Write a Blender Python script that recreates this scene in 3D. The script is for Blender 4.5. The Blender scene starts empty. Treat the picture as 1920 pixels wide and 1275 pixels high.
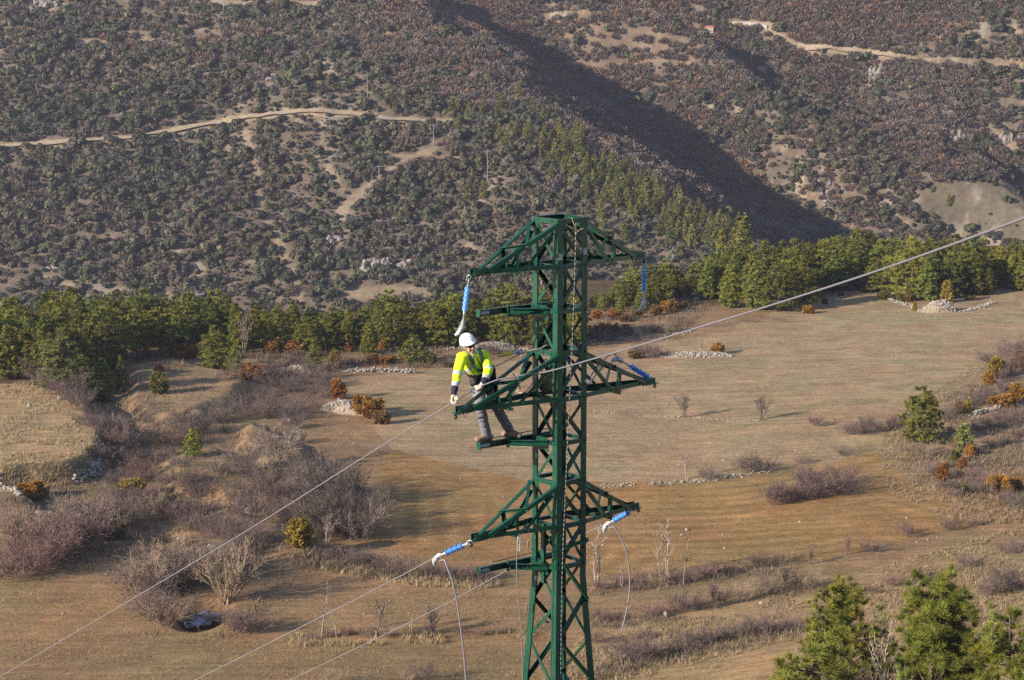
import bpy, bmesh, math, random
import numpy as np
from mathutils import Vector, Matrix, Quaternion
from mathutils.noise import noise as mnoise

R_ = math.radians
SC = bpy.context.scene
COL = SC.collection
F = 3900.0                                  # focal length in pixels of a 1920 wide picture
PITCH = math.atan(637.5 / F)                # horizon on the upper border
CP, SP = math.cos(PITCH), math.sin(PITCH)
SUN_DIR = Vector((0.84, 0.545, -0.355)).normalized()   # the way the light travels


def ray(px, py):
    u = (px - 960) / F; v = (637.5 - py) / F
    return np.array([u, CP + v * SP, -SP + v * CP])


def P(px, py, Y):
    r = ray(px, py)
    return Vector(r * (Y / r[1]))


def proj(x, y, z):
    """world -> picture (1920 wide), arrays"""
    d = y * CP - z * SP
    v = y * SP + z * CP
    d = np.where(np.abs(d) < 1e-3, 1e-3, d)
    return 960 + F * x / d, 637.5 - F * v / d


# ------------------------------------------------------------------ noise
def _h(ix, iy, s):
    v = np.sin(ix * 127.1 + iy * 311.7 + s * 74.7) * 43758.5453
    return v - np.floor(v)


def vnoise(x, y, s=0):
    ix = np.floor(x); iy = np.floor(y); fx = x - ix; fy = y - iy
    fx = fx * fx * (3 - 2 * fx); fy = fy * fy * (3 - 2 * fy)
    a = _h(ix, iy, s); b = _h(ix + 1, iy, s); c = _h(ix, iy + 1, s); d = _h(ix + 1, iy + 1, s)
    return (a + (b - a) * fx) * (1 - fy) + (c + (d - c) * fx) * fy


def fbm(x, y, s=0, o=4):
    t = np.zeros_like(x, dtype=float); a = .5; n = 0
    for i in range(o):
        t += a * vnoise(x, y, s + i * 3.3); n += a; a *= .5; x = x * 2.03 + 11; y = y * 2.03 + 7
    return t / n


def sstep(a, b, x):
    t = np.clip((x - a) / (b - a), 0, 1)
    return t * t * (3 - 2 * t)


def inpoly(px, py, poly):
    r = np.zeros(np.shape(px), bool)
    n = len(poly); j = n - 1
    for i in range(n):
        xi, yi = poly[i]; xj, yj = poly[j]
        if yi != yj:
            c = ((yi > py) != (yj > py)) & (px < (xj - xi) * (py - yi) / (yj - yi) + xi)
            r ^= c
        j = i
    return r


def dline(px, py, pts):
    best = np.full(np.shape(px), 1e9)
    for (x0, y0), (x1, y1) in zip(pts[:-1], pts[1:]):
        dx, dy = x1 - x0, y1 - y0
        t = np.clip(((px - x0) * dx + (py - y0) * dy) / (dx * dx + dy * dy + 1e-9), 0, 1)
        best = np.minimum(best, np.hypot(px - x0 - t * dx, py - y0 - t * dy))
    return best


# ------------------------------------------------------------------ terrain
YK = [-200, -80, -10, 0, 31, 60, 100, 140, 168, 200, 340]
ZL = [60, 24, 1.5, -4, -26, -34, -43, -50, -53, -53.3, -53]
ZR = [60, 24, 1.5, -4, -23, -29, -36.5, -45.5, -51, -53, -53]
RA0 = np.array([-49., 917.]); RA1 = np.array([81., 735.])
RD = (RA1 - RA0) / np.linalg.norm(RA1 - RA0); RN = np.array([-RD[1], RD[0]])   # RN points right and away


def hill_f(x, y):
    t = (x - RA0[0]) * RD[0] + (y - RA0[1]) * RD[1]
    s = (x - RA0[0]) * RN[0] + (y - RA0[1]) * RN[1]
    s = s + 15 * (fbm(x / 38., y / 38., 5, 3) - .5) * 2 * sstep(0, 30, np.abs(s) + 12)
    k = np.clip(.74 + .46 * t / 200., .45, 1.25)
    sk = [-400, -160, -70, -18, 0, 115, 125, 152, 156, 196, 202, 340, 560]
    fk = [-70, -26, -10, -1.5, 0, -83, -80, -48, -47, -76, -74, 34, 150]
    f = np.interp(s / k, sk, fk) * k
    f2 = np.interp(s / k + 5, sk, fk) * k
    f3 = np.interp(s / k - 5, sk, fk) * k
    return (2 * f + f2 + f3) / 4


def terrain0(x, y):
    """ground without terraces"""
    w = sstep(5, 28, x * 120. / np.maximum(np.abs(y), 40.))
    near = np.interp(y, YK, ZL) * (1 - w) + np.interp(y, YK, ZR) * w
    near = near + .03 * np.clip(x - 20, 0, 200) * sstep(150, 220, y)
    near = near + .5 * (fbm(x / 22., y / 22., 1, 3) - .5) * sstep(40, 120, y)
    yd = 352 + 40 * sstep(0, 12, x) + 38 * sstep(30, 52, x)
    near = near - .62 * np.clip(y - yd, 0, 500) * sstep(0, 22, y - yd)
    hb = -101 + .466 * (y - 700)
    hill = hb + hill_f(x, y) + 5 * (fbm(x / 60., y / 60., 2, 3) - .5) * 2 + 1.4 * (fbm(x / 13., y / 13., 3, 2) - .5) * 2
    hill = np.where(y > 640, hill, -129 + (hill + 129) * sstep(540, 640, y))
    near = np.maximum(near, -129)
    m = sstep(500, 600, y)
    return near * (1 - m) + hill * m


def at0(px, py):
    r = ray(px, py)
    t = np.concatenate([np.arange(100, 480, .25), np.arange(480, 1500, 1.)])
    x = r[0] * t; y = r[1] * t; z = r[2] * t
    d = z - TER(x, y)
    k = np.nonzero(d < 0)[0]
    if len(k) == 0:
        return Vector((x[-1], y[-1], z[-1]))
    i = k[0]
    if i == 0:
        return Vector((x[0], y[0], z[0]))
    q = d[i - 1] / (d[i - 1] - d[i])
    X = x[i - 1] + (x[i] - x[i - 1]) * q; Y = y[i - 1] + (y[i] - y[i - 1]) * q
    return Vector((X, Y, float(TER(np.array([X]), np.array([Y]))[0])))


TER = terrain0
_PLATEAU = [   # outline in the photo, height, edge width
    ([(-160, 680), (-20, 690), (40, 705), (110, 735), (165, 785), (197, 838), (178, 888), (140, 905), (90, 912), (-160, 925)], 2.5, 1.0),
    ([(246, 700), (330, 688), (430, 712), (480, 722), (425, 765), (350, 800), (300, 810), (235, 770)], 1.5, 1.6),
    ([(300, 880), (400, 850), (470, 885), (520, 950), (440, 945), (340, 930)], 1.3, 1.4),
    ([(-160, 935), (0, 925), (60, 950), (75, 985), (20, 1010), (-160, 1020)], 1.1, .8),
    ([(470, 800), (560, 842), (640, 955), (604, 985), (548, 935), (450, 850)], 1.2, 1.2),
    ([(330, 1000), (420, 965), (560, 1010), (600, 1045), (430, 1045), (340, 1030)], 1.0, 1.3),
]
_TP = []
for _pl, _hh, _ee in _PLATEAU:
    _w = [(v.x, v.y) for v in (at0(*p) for p in _pl)]
    _TP.append((_w, _hh, _ee))
_pc = at0(378, 1150)
POND = (_pc.x, _pc.y, _pc.z)


def terrain(x, y):
    z = terrain0(x, y)
    sel = (y > 120) & (y < 420)
    if np.any(sel):
        xs = x[sel]; ys = y[sel]; dz = np.zeros_like(xs)
        wx = xs + 1.2 * (vnoise(xs / 3.1, ys / 3.1, 8) - .5); wy = ys + 1.2 * (vnoise(xs / 3.1, ys / 3.1, 9) - .5)
        for w, hh, ee in _TP:
            ax = [p[0] for p in w]; ay = [p[1] for p in w]
            b = (xs > min(ax) - 3) & (xs < max(ax) + 3) & (ys > min(ay) - 3) & (ys < max(ay) + 3)
            if not np.any(b):
                continue
            X = wx[b]; Y = wy[b]
            d = dline(X, Y, w + w[:1]) * np.where(inpoly(X, Y, w), 1, -1)
            dz[b] += hh * sstep(-ee, ee, d)
        q = np.hypot((xs - POND[0]) / 1.0, (ys - POND[1]) / 2.0)
        dz -= 1.0 * (1 - sstep(1.2, 3.0, q))
        z = z.copy(); z[sel] += dz
    return z


TER = terrain
at = at0


def gz(x, y):
    return float(terrain(np.array([float(x)]), np.array([float(y)]))[0])


# ------------------------------------------------------------------ object helpers
def link(o):
    COL.objects.link(o); return o


def put(o, parent):
    o.parent = parent
    if parent is not None and parent.get('_abs'):
        o.matrix_parent_inverse = Matrix.Translation(-Vector(parent.location))
    return o


def tag(o, label=None, cat=None, group=None, kind=None):
    if label: o['label'] = label
    if cat: o['category'] = cat
    if group: o['group'] = group
    if kind: o['kind'] = kind
    return o


def empty(name, loc, label, cat, group=None, absolute=False):
    o = bpy.data.objects.new(name, None); link(o)
    o.location = loc; o.empty_display_size = .2
    if absolute: o['_abs'] = 1
    return tag(o, label, cat, group)


def bmo(name, bm, mats, parent=None, smooth=False, recalc=True):
    me = bpy.data.meshes.new(name)
    if recalc: bmesh.ops.recalc_face_normals(bm, faces=bm.faces)
    bm.to_mesh(me); bm.free()
    for m in (mats if isinstance(mats, (list, tuple)) else [mats]): me.materials.append(m)
    if smooth: me.polygons.foreach_set('use_smooth', [True] * len(me.polygons))
    o = bpy.data.objects.new(name, me); link(o)
    if parent is not None: put(o, parent)
    return o


def np_mesh(name, V, loops, sizes, mats, midx=None, col=None, smooth=False):
    """V (n,3); loops flat vertex index; sizes per face"""
    me = bpy.data.meshes.new(name)
    V = np.ascontiguousarray(V, np.float32); loops = np.ascontiguousarray(loops, np.int32); sizes = np.ascontiguousarray(sizes, np.int32)
    me.vertices.add(len(V)); me.vertices.foreach_set('co', V.ravel())
    me.loops.add(len(loops)); me.loops.foreach_set('vertex_index', loops)
    me.polygons.add(len(sizes))
    me.polygons.foreach_set('loop_start', np.concatenate([[0], np.cumsum(sizes)[:-1]]).astype(np.int32))
    me.polygons.foreach_set('loop_total', sizes)
    if midx is not None: me.polygons.foreach_set('material_index', np.ascontiguousarray(midx, np.int32))
    if smooth: me.polygons.foreach_set('use_smooth', np.ones(len(sizes), bool))
    for m in (mats if isinstance(mats, (list, tuple)) else [mats]): me.materials.append(m)
    me.update(calc_edges=True)
    if col is not None:
        dom = 'FACE' if len(col) == len(sizes) else 'POINT'
        a = me.attributes.new('col', 'FLOAT_COLOR', dom)
        c = np.ones((len(col), 4), np.float32); c[:, :3] = col
        a.data.foreach_set('color', c.ravel())
    return me


def faces_mesh(name, T, mats, midx=None, col=None):
    """T (n,k,3) separate faces with k corners"""
    n, k = T.shape[:2]
    return np_mesh(name, T.reshape(-1, 3), np.arange(n * k), np.full(n, k), mats, midx, col)


def mo(name, me, parent=None):
    o = bpy.data.objects.new(name, me); link(o)
    if parent is not None: put(o, parent)
    return o


# ------------------------------------------------------------------ materials
def nmat(name):
    m = bpy.data.materials.new(name); m.use_nodes = True
    nt = m.node_tree; b = nt.nodes['Principled BSDF']
    return m, nt, b


def nd(nt, typ, **kw):
    n = nt.nodes.new(typ)
    for k, v in kw.items():
        if hasattr(n, k): setattr(n, k, v)
        else: n.inputs[k.replace('_', ' ')].default_value = v
    return n


def noise_fac(nt, scale, detail=4, rough=.6, coord='Object', stretch=None):
    tc = nt.nodes.new('ShaderNodeTexCoord'); src = tc.outputs[coord]
    if stretch:
        mp = nt.nodes.new('ShaderNodeMapping'); mp.inputs['Scale'].default_value = stretch[:3]
        if len(stretch) > 3: mp.inputs['Rotation'].default_value = (0, 0, stretch[3])
        nt.links.new(src, mp.inputs[0]); src = mp.outputs[0]
    n = nt.nodes.new('ShaderNodeTexNoise'); n.inputs['Scale'].default_value = scale; n.inputs['Detail'].default_value = detail
    n.inputs['Roughness'].default_value = rough
    nt.links.new(src, n.inputs['Vector'])
    return n.outputs['Fac']


def ramp(nt, fac, stops):
    r = nt.nodes.new('ShaderNodeValToRGB'); el = r.color_ramp.elements
    while len(el) < len(stops): el.new(.5)
    for e, (p, c) in zip(el, stops):
        e.position = p; e.color = (*c, 1) if len(c) == 3 else c
    nt.links.new(fac, r.inputs[0]); return r.outputs[0]


def mix(nt, a, b, fac=1., mode='MULTIPLY'):
    m = nt.nodes.new('ShaderNodeMix'); m.data_type = 'RGBA'; m.blend_type = mode
    if isinstance(fac, (int, float)): m.inputs[0].default_value = fac
    else: nt.links.new(fac, m.inputs[0])
    for i, s in ((6, a), (7, b)):
        if isinstance(s, (tuple, list)): m.inputs[i].default_value = (*s, 1)
        else: nt.links.new(s, m.inputs[i])
    return m.outputs[2]


def g3(a): return (a, a, a)


def simple(name, col, rough=.6, metal=0., var=.12, scale=8., bump=0., spec=None):
    m, nt, b = nmat(name)
    f = noise_fac(nt, scale)
    c = mix(nt, (col[0], col[1], col[2]), ramp(nt, f, [(.3, g3(1 - var)), (.7, g3(1 + var))]))
    nt.links.new(c, b.inputs['Base Color'])
    b.inputs['Roughness'].default_value = rough; b.inputs['Metallic'].default_value = metal
    if spec is not None: b.inputs['Specular IOR Level'].default_value = spec
    if bump:
        bp = nt.nodes.new('ShaderNodeBump'); bp.inputs['Strength'].default_value = bump; bp.inputs['Distance'].default_value = .01
        nt.links.new(noise_fac(nt, scale * 3), bp.inputs['Height']); nt.links.new(bp.outputs[0], b.inputs['Normal'])
    return m


def leafmat(name, source='object', lo=.6, hi=1.45, trans=.12, rough=.75, hue=(1.12, 1., .8), clump=False):
    """foliage: colour from the object or from the 'col' attribute, varied from leaf clump to leaf clump"""
    m, nt, b = nmat(name)
    if source == 'object':
        s = nt.nodes.new('ShaderNodeObjectInfo').outputs['Color']
    else:
        a = nt.nodes.new('ShaderNodeAttribute'); a.attribute_name = 'col'; s = a.outputs['Color']
    ge = nt.nodes.new('ShaderNodeNewGeometry')
    k = ramp(nt, ge.outputs['Random Per Island'], [(0., g3(lo)), (.6, g3(1.)), (1., (hi * hue[0], hi * hue[1], hi * hue[2]))])
    c = mix(nt, s, k)
    if clump:
        a = nt.nodes.new('ShaderNodeAttribute'); a.attribute_name = 'col'; c = mix(nt, c, a.outputs['Color'])
    nt.links.new(c, b.inputs['Base Color'])
    b.inputs['Roughness'].default_value = rough; b.inputs['Specular IOR Level'].default_value = .2
    if trans:
        tr = nt.nodes.new('ShaderNodeBsdfTranslucent'); nt.links.new(c, tr.inputs['Color'])
        ms = nt.nodes.new('ShaderNodeMixShader'); ms.inputs[0].default_value = trans
        out = nt.nodes['Material Output']
        nt.links.new(b.outputs[0], ms.inputs[1]); nt.links.new(tr.outputs[0], ms.inputs[2]); nt.links.new(ms.outputs[0], out.inputs[0])
    return m


M = {}
M['needles'] = leafmat('pine_needles', lo=.72, hi=1.25, clump=True)
M['leaves'] = leafmat('bush_leaves', hi=1.4, hue=(1.15, 1, .8))
M['twig'] = leafmat('bare_twigs', lo=.62, hi=1.4, trans=0, hue=(1.05, 1, .98))
M['scrub'] = leafmat('hill_scrub_leaves', source='attr', lo=.6, hi=1.5, hue=(1.05, 1, .9))
M['bark'] = simple('bark', (.13, .095, .075), .9, 0, .35, 6, .3)
M['palebark'] = simple('pale_bark', (.30, .26, .23), .9, 0, .3, 6, .3)
M['rock'] = simple('limestone', (.27, .235, .195), .9, 0, .35, 2.2, .6)
M['paleroad'] = simple('pale_road_dirt', (.275, .21, .14), .95, 0, .2, .6, .3)


def attr_ground(name, fine, streak=None, clod=(.55, 1.3), bump=.4, dist=.12):
    m, nt, b = nmat(name)
    a = nt.nodes.new('ShaderNodeAttribute'); a.attribute_name = 'col'
    c = a.outputs['Color']
    for sc, lo, hi, de in fine:
        c = mix(nt, c, ramp(nt, noise_fac(nt, sc, de), [(.3, g3(lo)), (.7, g3(hi))]))
    if streak:
        sc, st, lo, hi = streak
        c = mix(nt, c, ramp(nt, noise_fac(nt, sc, 3, stretch=st), [(.35, g3(lo)), (.65, g3(hi))]))
    # warm / green drift of dry grass
    c = mix(nt, c, ramp(nt, noise_fac(nt, .09, 5), [(.35, (1.08, .98, .90)), (.65, (.985, 1.0, .96))]))
    # dark clods and pale stones
    h = noise_fac(nt, 2.6, 6, .75)
    c = mix(nt, c, ramp(nt, h, [(.30, g3(clod[0])), (.47, g3(1.)), (.60, g3(1.)), (.72, g3(clod[1]))]))
    nt.links.new(c, b.inputs['Base Color']); b.inputs['Roughness'].default_value = .95; b.inputs['Specular IOR Level'].default_value = .1
    bp = nt.nodes.new('ShaderNodeBump'); bp.inputs['Strength'].default_value = bump; bp.inputs['Distance'].default_value = dist
    nt.links.new(h, bp.inputs['Height']); nt.links.new(bp.outputs[0], b.inputs['Normal'])
    return m


M['ground'] = attr_ground('dry_field_ground', [(.25, .86, 1.14, 4), (1.1, .82, 1.18, 5), (5., .88, 1.12, 3)], streak=(1., (.08, 1.1, 1, .25), .84, 1.14), bump=.6, dist=.25)
M['hill'] = attr_ground('hillside_soil', [(.06, .8, 1.2, 5), (.4, .75, 1.25, 5)], clod=(.6, 1.4), bump=.6, dist=.6)

# ------------------------------------------------------------------ camera, light
cam = bpy.data.cameras.new('camera'); camo = link(bpy.data.objects.new('camera', cam))
cam.sensor_width = 36; cam.lens = F / 1920 * 36; cam.clip_start = .5; cam.clip_end = 6000
camo.rotation_euler = (math.pi / 2 - PITCH, 0, 0)
SC.camera = camo
w = bpy.data.worlds.new('World'); SC.world = w; w.use_nodes = True
wn = w.node_tree; bg = wn.nodes['Background']
sky = wn.nodes.new('ShaderNodeTexSky'); sky.sky_type = 'NISHITA'; sky.sun_disc = False
sd = -SUN_DIR
sky.sun_elevation = math.asin(sd.z); sky.sun_rotation = math.atan2(sd.x, sd.y)
sky.altitude = 1200; sky.air_density = 1.0; sky.dust_density = .6; sky.ozone_density = 1.5
bg.inputs['Strength'].default_value = .12
wn.links.new(sky.outputs[0], bg.inputs[0])
sun = bpy.data.lights.new('sun', 'SUN'); suno = link(bpy.data.objects.new('sun', sun))
sun.energy = 5.0; sun.angle = R_(.53); sun.color = (1, .89, .74)
suno.rotation_euler = SUN_DIR.to_track_quat('-Z', 'Y').to_euler()
suno.location = (-80, -60, 60)
SC.view_settings.view_transform = 'Standard'; SC.view_settings.look = 'None'; SC.view_settings.gamma = 1
SC.view_settings.exposure = 1.05
SC.cycles.max_bounces = 5; SC.cycles.diffuse_bounces = 2; SC.cycles.glossy_bounces = 2; SC.cycles.transmission_bounces = 3
SC.cycles.transparent_max_bounces = 4; SC.cycles.volume_bounces = 0
SC.cycles.use_denoising = False

# ------------------------------------------------------------------ ground sheets
def sheet(us, ys, name, mat, colfn):
    U, Y = np.meshgrid(us, ys)
    X = U * (np.abs(Y) + 40.)
    Z = terrain(X.ravel(), Y.ravel()).reshape(X.shape)
    n, k = X.shape
    V = np.stack([X, Y, Z], -1).reshape(-1, 3)
    i = np.arange(n * k).reshape(n, k)
    q = np.stack([i[:-1, :-1], i[:-1, 1:], i[1:, 1:], i[1:, :-1]], -1).reshape(-1, 4)
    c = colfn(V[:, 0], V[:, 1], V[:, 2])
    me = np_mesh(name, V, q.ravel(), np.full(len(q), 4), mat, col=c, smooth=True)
    o = mo(name, me); tag(o, kind='structure'); return o


def ground_col(x, y, z):
    px, py = proj(x, y, z)
    front = y > 60
    n = fbm(x / 9., y / 9., 21, 4); n2 = fbm(x / 3., y / 3., 22, 3)
    px = px + 26 * (n - .5); py = py + 10 * (n2 - .5)
    c = np.empty((len(x), 3)); c[:] = (.235, .165, .10)
    def reg(poly, col, soft=1.):
        m = inpoly(px, py, poly) & front
        c[m] = np.array(col) * soft + c[m] * (1 - soft)
    reg([(-300, 1150), (-300, 1060), (250, 1090), (300, 1180), (560, 1120), (1000, 1080), (1050, 1400), (-300, 1400)], (.235, .165, .095))
    reg([(-300, 700), (0, 690), (60, 705), (130, 740), (190, 830), (170, 890), (100, 920), (-300, 930)], (.31, .235, .145))
    reg([(190, 690), (560, 650), (600, 720), (550, 880), (640, 990), (600, 1045), (500, 1120), (230, 1080), (-300, 1060), (-300, 930), (130, 920), (190, 850)], (.195, .148, .10))
    reg([(270, 715), (470, 715), (430, 760), (300, 780)], (.27, .20, .125), .8)
    reg([(310, 880), (420, 860), (520, 955), (350, 930)], (.24, .175, .10), .8)
    reg([(620, 705), (860, 690), (1920, 545), (2300, 540), (2300, 700), (1660, 780), (1660, 850), (1300, 905), (800, 900), (720, 830), (690, 770)], (.275, .215, .142))
    reg([(1400, 600), (1640, 545), (2300, 540), (2300, 640), (1600, 720), (1200, 720)], (.275, .222, .150), .8)
    reg([(720, 840), (1000, 905), (1300, 908), (1460, 890), (1640, 850), (1920, 905), (2300, 920), (2300, 940), (1800, 990), (1560, 1045), (1200, 1080), (1000, 1060), (800, 1060), (690, 1000)], (.25, .165, .080))
    reg([(1650, 850), (1700, 760), (1830, 690), (2300, 640), (2300, 930), (1900, 950), (1700, 900)], (.225, .17, .115), .8)
    reg([(1100, 1275), (1080, 1190), (1500, 1090), (2300, 940), (2300, 1500), (1000, 1500)], (.29, .215, .125), .7)
    reg([(640, 640), (1000, 600), (1300, 590), (1280, 620), (1000, 650), (660, 690)], (.22, .165, .11), .8)
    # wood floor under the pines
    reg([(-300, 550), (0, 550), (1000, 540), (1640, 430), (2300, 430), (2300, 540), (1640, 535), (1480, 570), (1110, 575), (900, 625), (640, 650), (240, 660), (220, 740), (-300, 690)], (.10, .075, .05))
    # plough lines bending with the edge of the ochre field
    och = inpoly(px, py, [(720, 840), (1000, 905), (1300, 908), (1460, 890), (1640, 850), (1920, 905), (1800, 990), (1560, 1045), (1200, 1080), (1000, 1060), (800, 1060), (690, 1000)]) & front
    edge = [(v.x, v.y) for v in (at(*q) for q in ((690, 1010), (715, 900), (800, 890), (1000, 912), (1300, 915), (1460, 897), (1640, 858), (1900, 910)))]
    dl = dline(x[och], y[och], edge)
    c[och] *= (1 + .13 * np.sin(dl * 2.3 + 3 * fbm(x[och] / 12, y[och] / 12, 71, 2)) * sstep(.4, .62, fbm(x[och] / 16., y[och] / 16., 72, 2)))[:, None]
    c *= (.84 + .32 * n)[:, None]
    # terrace edges: earth and stones on the steep bits
    c *= (.86 + .28 * n2)[:, None] * np.array((1.12, 1.0, .90))
    m = (n > .58) & front
    c[m] *= np.array((.86, .93, .88))
    return c


def hill_mask(px, py):
    """what covers the far hillside, by where it is seen: evergreen scrub, bare wood, rust oak, clear"""
    n = len(px)
    ev = np.full(n, .88); dec = np.full(n, .10); rust = np.full(n, .0)
    def reg(poly, e, d, r):
        m = inpoly(px, py, poly); ev[m] = e; dec[m] = d; rust[m] = r
    reg([(380, -400), (760, -400), (900, 100), (1010, 210), (880, 215), (760, 150), (640, 90), (560, 20)], .30, .55, .10)        # mauve wood on the spur top
    reg([(-300, -400), (380, -400), (640, 90), (560, 150), (300, 110), (-300, 150)], .62, .22, .04)
    reg([(760, -400), (1290, -400), (1400, 60), (1420, 200), (1320, 200), (1000, 150), (880, 60)], .24, .56, .20)                      # terraced upper slope of second spur
    reg([(960, 60), (1200, 40), (1330, 100), (1300, 150), (1080, 130)], .18, .38, .12)
    reg([(780, 0), (1000, 130), (1240, 230), (1330, 360), (1560, 460), (1300, 460), (1120, 300), (960, 210)], .22, .70, .08)              # ravine
    reg([(1050, 150), (1420, 190), (1560, 280), (1720, 400), (1720, 480), (1500, 450), (1420, 330), (1300, 240)], .68, .2, .06)    # dark evergreens of second spur
    reg([(1220, 200), (1330, 210), (1420, 330), (1500, 430), (1440, 430), (1330, 350)], .12, .42, .40)
    reg([(1290, -400), (2300, -400), (2300, 130), (1860, 110), (1500, 90), (1400, 60)], .20, .62, .12)
    reg([(1740, -60), (2300, -60), (2300, 110), (1800, 105)], .62, .28, .03)
    reg([(1400, 70), (1500, 92), (1860, 120), (2300, 140), (2300, 420), (1900, 340), (1720, 345), (1640, 270), (1480, 170)], .36, .56, .08)
    reg([(1820, 130), (2300, 140), (2300, 330), (1880, 300)], .66, .2, .02)
    reg([(1660, 190), (1780, 190), (1830, 260), (1740, 290), (1650, 250)], .12, .5, .06)
    reg([(1720, 365), (1760, 345), (1920, 340), (2300, 360), (2300, 480), (1830, 440), (1760, 430)], .03, .03, .0)                  # grey meadows
    reg([(1725, 370), (1830, 418), (1790, 425), (1720, 400)], .03, .03, .0)
    return ev, dec, rust


CLEAR = [  # lines of bare ground on the hillside: points, half width in picture pixels
    ([(-200, 290), (0, 277), (120, 268), (240, 260), (330, 246), (400, 232), (460, 222), (520, 214), (590, 210), (660, 215), (720, 224), (790, 228), (848, 230)], 7),
    ([(700, 345), (660, 375), (640, 400), (650, 430), (630, 470)], 9), ([(850, 245), (800, 285), (740, 315), (700, 345)], 7),
    ([(460, 250), (480, 300), (490, 390), (520, 450), (545, 500), (560, 560)], 8), ([(700, 290), (860, 300), (900, 330)], 5),
    ([(545, 100), (600, 125), (640, 150)], 5), ([(690, 180), (730, 215)], 6), ([(600, 235), (610, 300), (640, 360)], 5),
    ([(650, 548), (700, 545), (800, 550)], 12), ([(690, 495), (740, 505)], 11), ([(800, 500), (820, 520), (800, 560)], 7),
    ([(1370, 42), (1440, 48), (1460, 70), (1500, 88)], 8), ([(1495, 90), (1590, 96), (1690, 110)], 8), ([(1690, 110), (1780, 117), (1920, 122)], 6.5),
    ([(1020, 30), (1120, 25)], 6), ([(1080, 75), (1250, 90)], 7), ([(1060, 122), (1290, 118), (1340, 130)], 5), ([(1180, 60), (1290, 75)], 6),
    ([(390, 5), (600, 8)], 5), ([(60, 5), (110, 15)], 8), ([(240, 60), (280, 66)], 5), ([(270, 75), (380, 95)], 4), ([(130, 75), (200, 80)], 5),
    ([(1580, 440), (1600, 455)], 5), ([(1510, 340), (1560, 400), (1600, 440)], 4), ([(900, 270), (920, 330)], 3), ([(430, 250), (430, 280)], 5),
    ([(740, 250), (760, 262), (830, 268)], 4), ([(1640, 110), (1630, 160)], 6), ([(1850, 240), (1900, 280)], 7), ([(1800, 250), (1770, 280)], 7),
    ([(0, 575), (20, 560)], 8), ([(80, 520), (140, 540), (330, 552)], 5), ([(330, 470), (380, 510)], 4),
]
_NR = 9


def hill_clear(px, py):
    d = np.full(len(px), 9.)
    for pts, hw in CLEAR:
        d = np.minimum(d, dline(px, py, pts) / hw)
    return d


def hill_col(x, y, z):
    px, py = proj(x, y, z)
    n = fbm(x / 18., y / 18., 31, 4); n2 = fbm(x / 5., y / 5., 32, 3)
    px = px + 14 * (n - .5); py = py + 9 * (n2 - .5)
    c = np.empty((len(x), 3)); c[:] = (.125, .098, .076)
    d = hill_clear(px, py)
    k = (1 - sstep(.6, 1.5, d))[:, None]
    c = c * (1 - k) + np.array((.205, .16, .115)) * k
    road = np.minimum(dline(px, py, CLEAR[0][0]) / 6, np.minimum(dline(px, py, CLEAR[11][0]), dline(px, py, CLEAR[12][0])) / 5)
    k = (1 - sstep(.6, 1.3, road))[:, None]
    c = c * (1 - k) + np.array((.27, .205, .135)) * k
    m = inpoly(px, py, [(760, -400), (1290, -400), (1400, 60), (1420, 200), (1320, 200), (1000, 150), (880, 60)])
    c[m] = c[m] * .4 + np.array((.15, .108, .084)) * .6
    m = inpoly(px, py, [(1720, 365), (1760, 345), (1920, 340), (2300, 360), (2300, 480), (1830, 440), (1760, 430)])
    c[m] = (.118, .10, .074)
    m = inpoly(px, py, [(1660, 190), (1780, 190), (1830, 260), (1740, 290), (1650, 250)])
    c[m] = (.17, .13, .098)
    # pale outcrop patches
    m = (n2 > .62) & (n > .5)
    c[m] = c[m] * .5 + np.array((.25, .21, .175)) * .5
    return c * (.8 + .4 * n2)[:, None]


us = np.concatenate([np.linspace(-1.3, -.26, 26)[:-1], np.arange(-.26, .2601, .00065), np.linspace(.26, 1.3, 26)[1:]])
ysn = np.concatenate([np.arange(-200, 140, 5), np.arange(140, 345, .36), np.arange(345, 470.1, 2.5)])
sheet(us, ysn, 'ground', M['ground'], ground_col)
us2 = np.concatenate([np.linspace(-1.3, -.30, 26)[:-1], np.arange(-.30, .3001, .0014), np.linspace(.30, 1.3, 26)[1:]])
ysf = np.concatenate([np.arange(466, 640, 6), np.arange(640, 1090, 1.2), np.arange(1090, 1500, 10)])
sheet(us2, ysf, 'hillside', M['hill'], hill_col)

# dirt road on the far hillside, draped
def road(name, pts, wid):
    W = [at(*p) for p in pts]
    fine = []
    for a, b in zip(W[:-1], W[1:]):
        for q in np.linspace(0, 1, 8)[:-1]: fine.append(a.lerp(b, q))
    fine.append(W[-1])
    bm = bmesh.new(); prev = None
    for k, p in enumerate(fine):
        d = (fine[min(k + 1, len(fine) - 1)] - fine[max(k - 1, 0)]); d.z = 0; d.normalize()
        s = Vector((-d.y, d.x, 0)) * wid * (.8 + .4 * random.random())
        z = gz(p.x, p.y) + .14
        row = [bm.verts.new((p.x + s.x * f, p.y + s.y * f, max(z, gz(p.x + s.x * f, p.y + s.y * f) + .15) - e)) for f, e in ((-1, 0), (-.9, 0), (.9, 0), (1, 0))]
        if prev:
            for a in range(3): bm.faces.new((prev[a], prev[a + 1], row[a + 1], row[a]))
        prev = row
    return tag(bmo(name, bm, M['paleroad'], smooth=True), kind='structure')


random.seed(3)
road('dirt_road', CLEAR[0][0], 1.6)
road('dirt_road', [(1495, 90), (1540, 93), (1590, 97), (1640, 103), (1690, 111)], 1.4)

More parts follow.
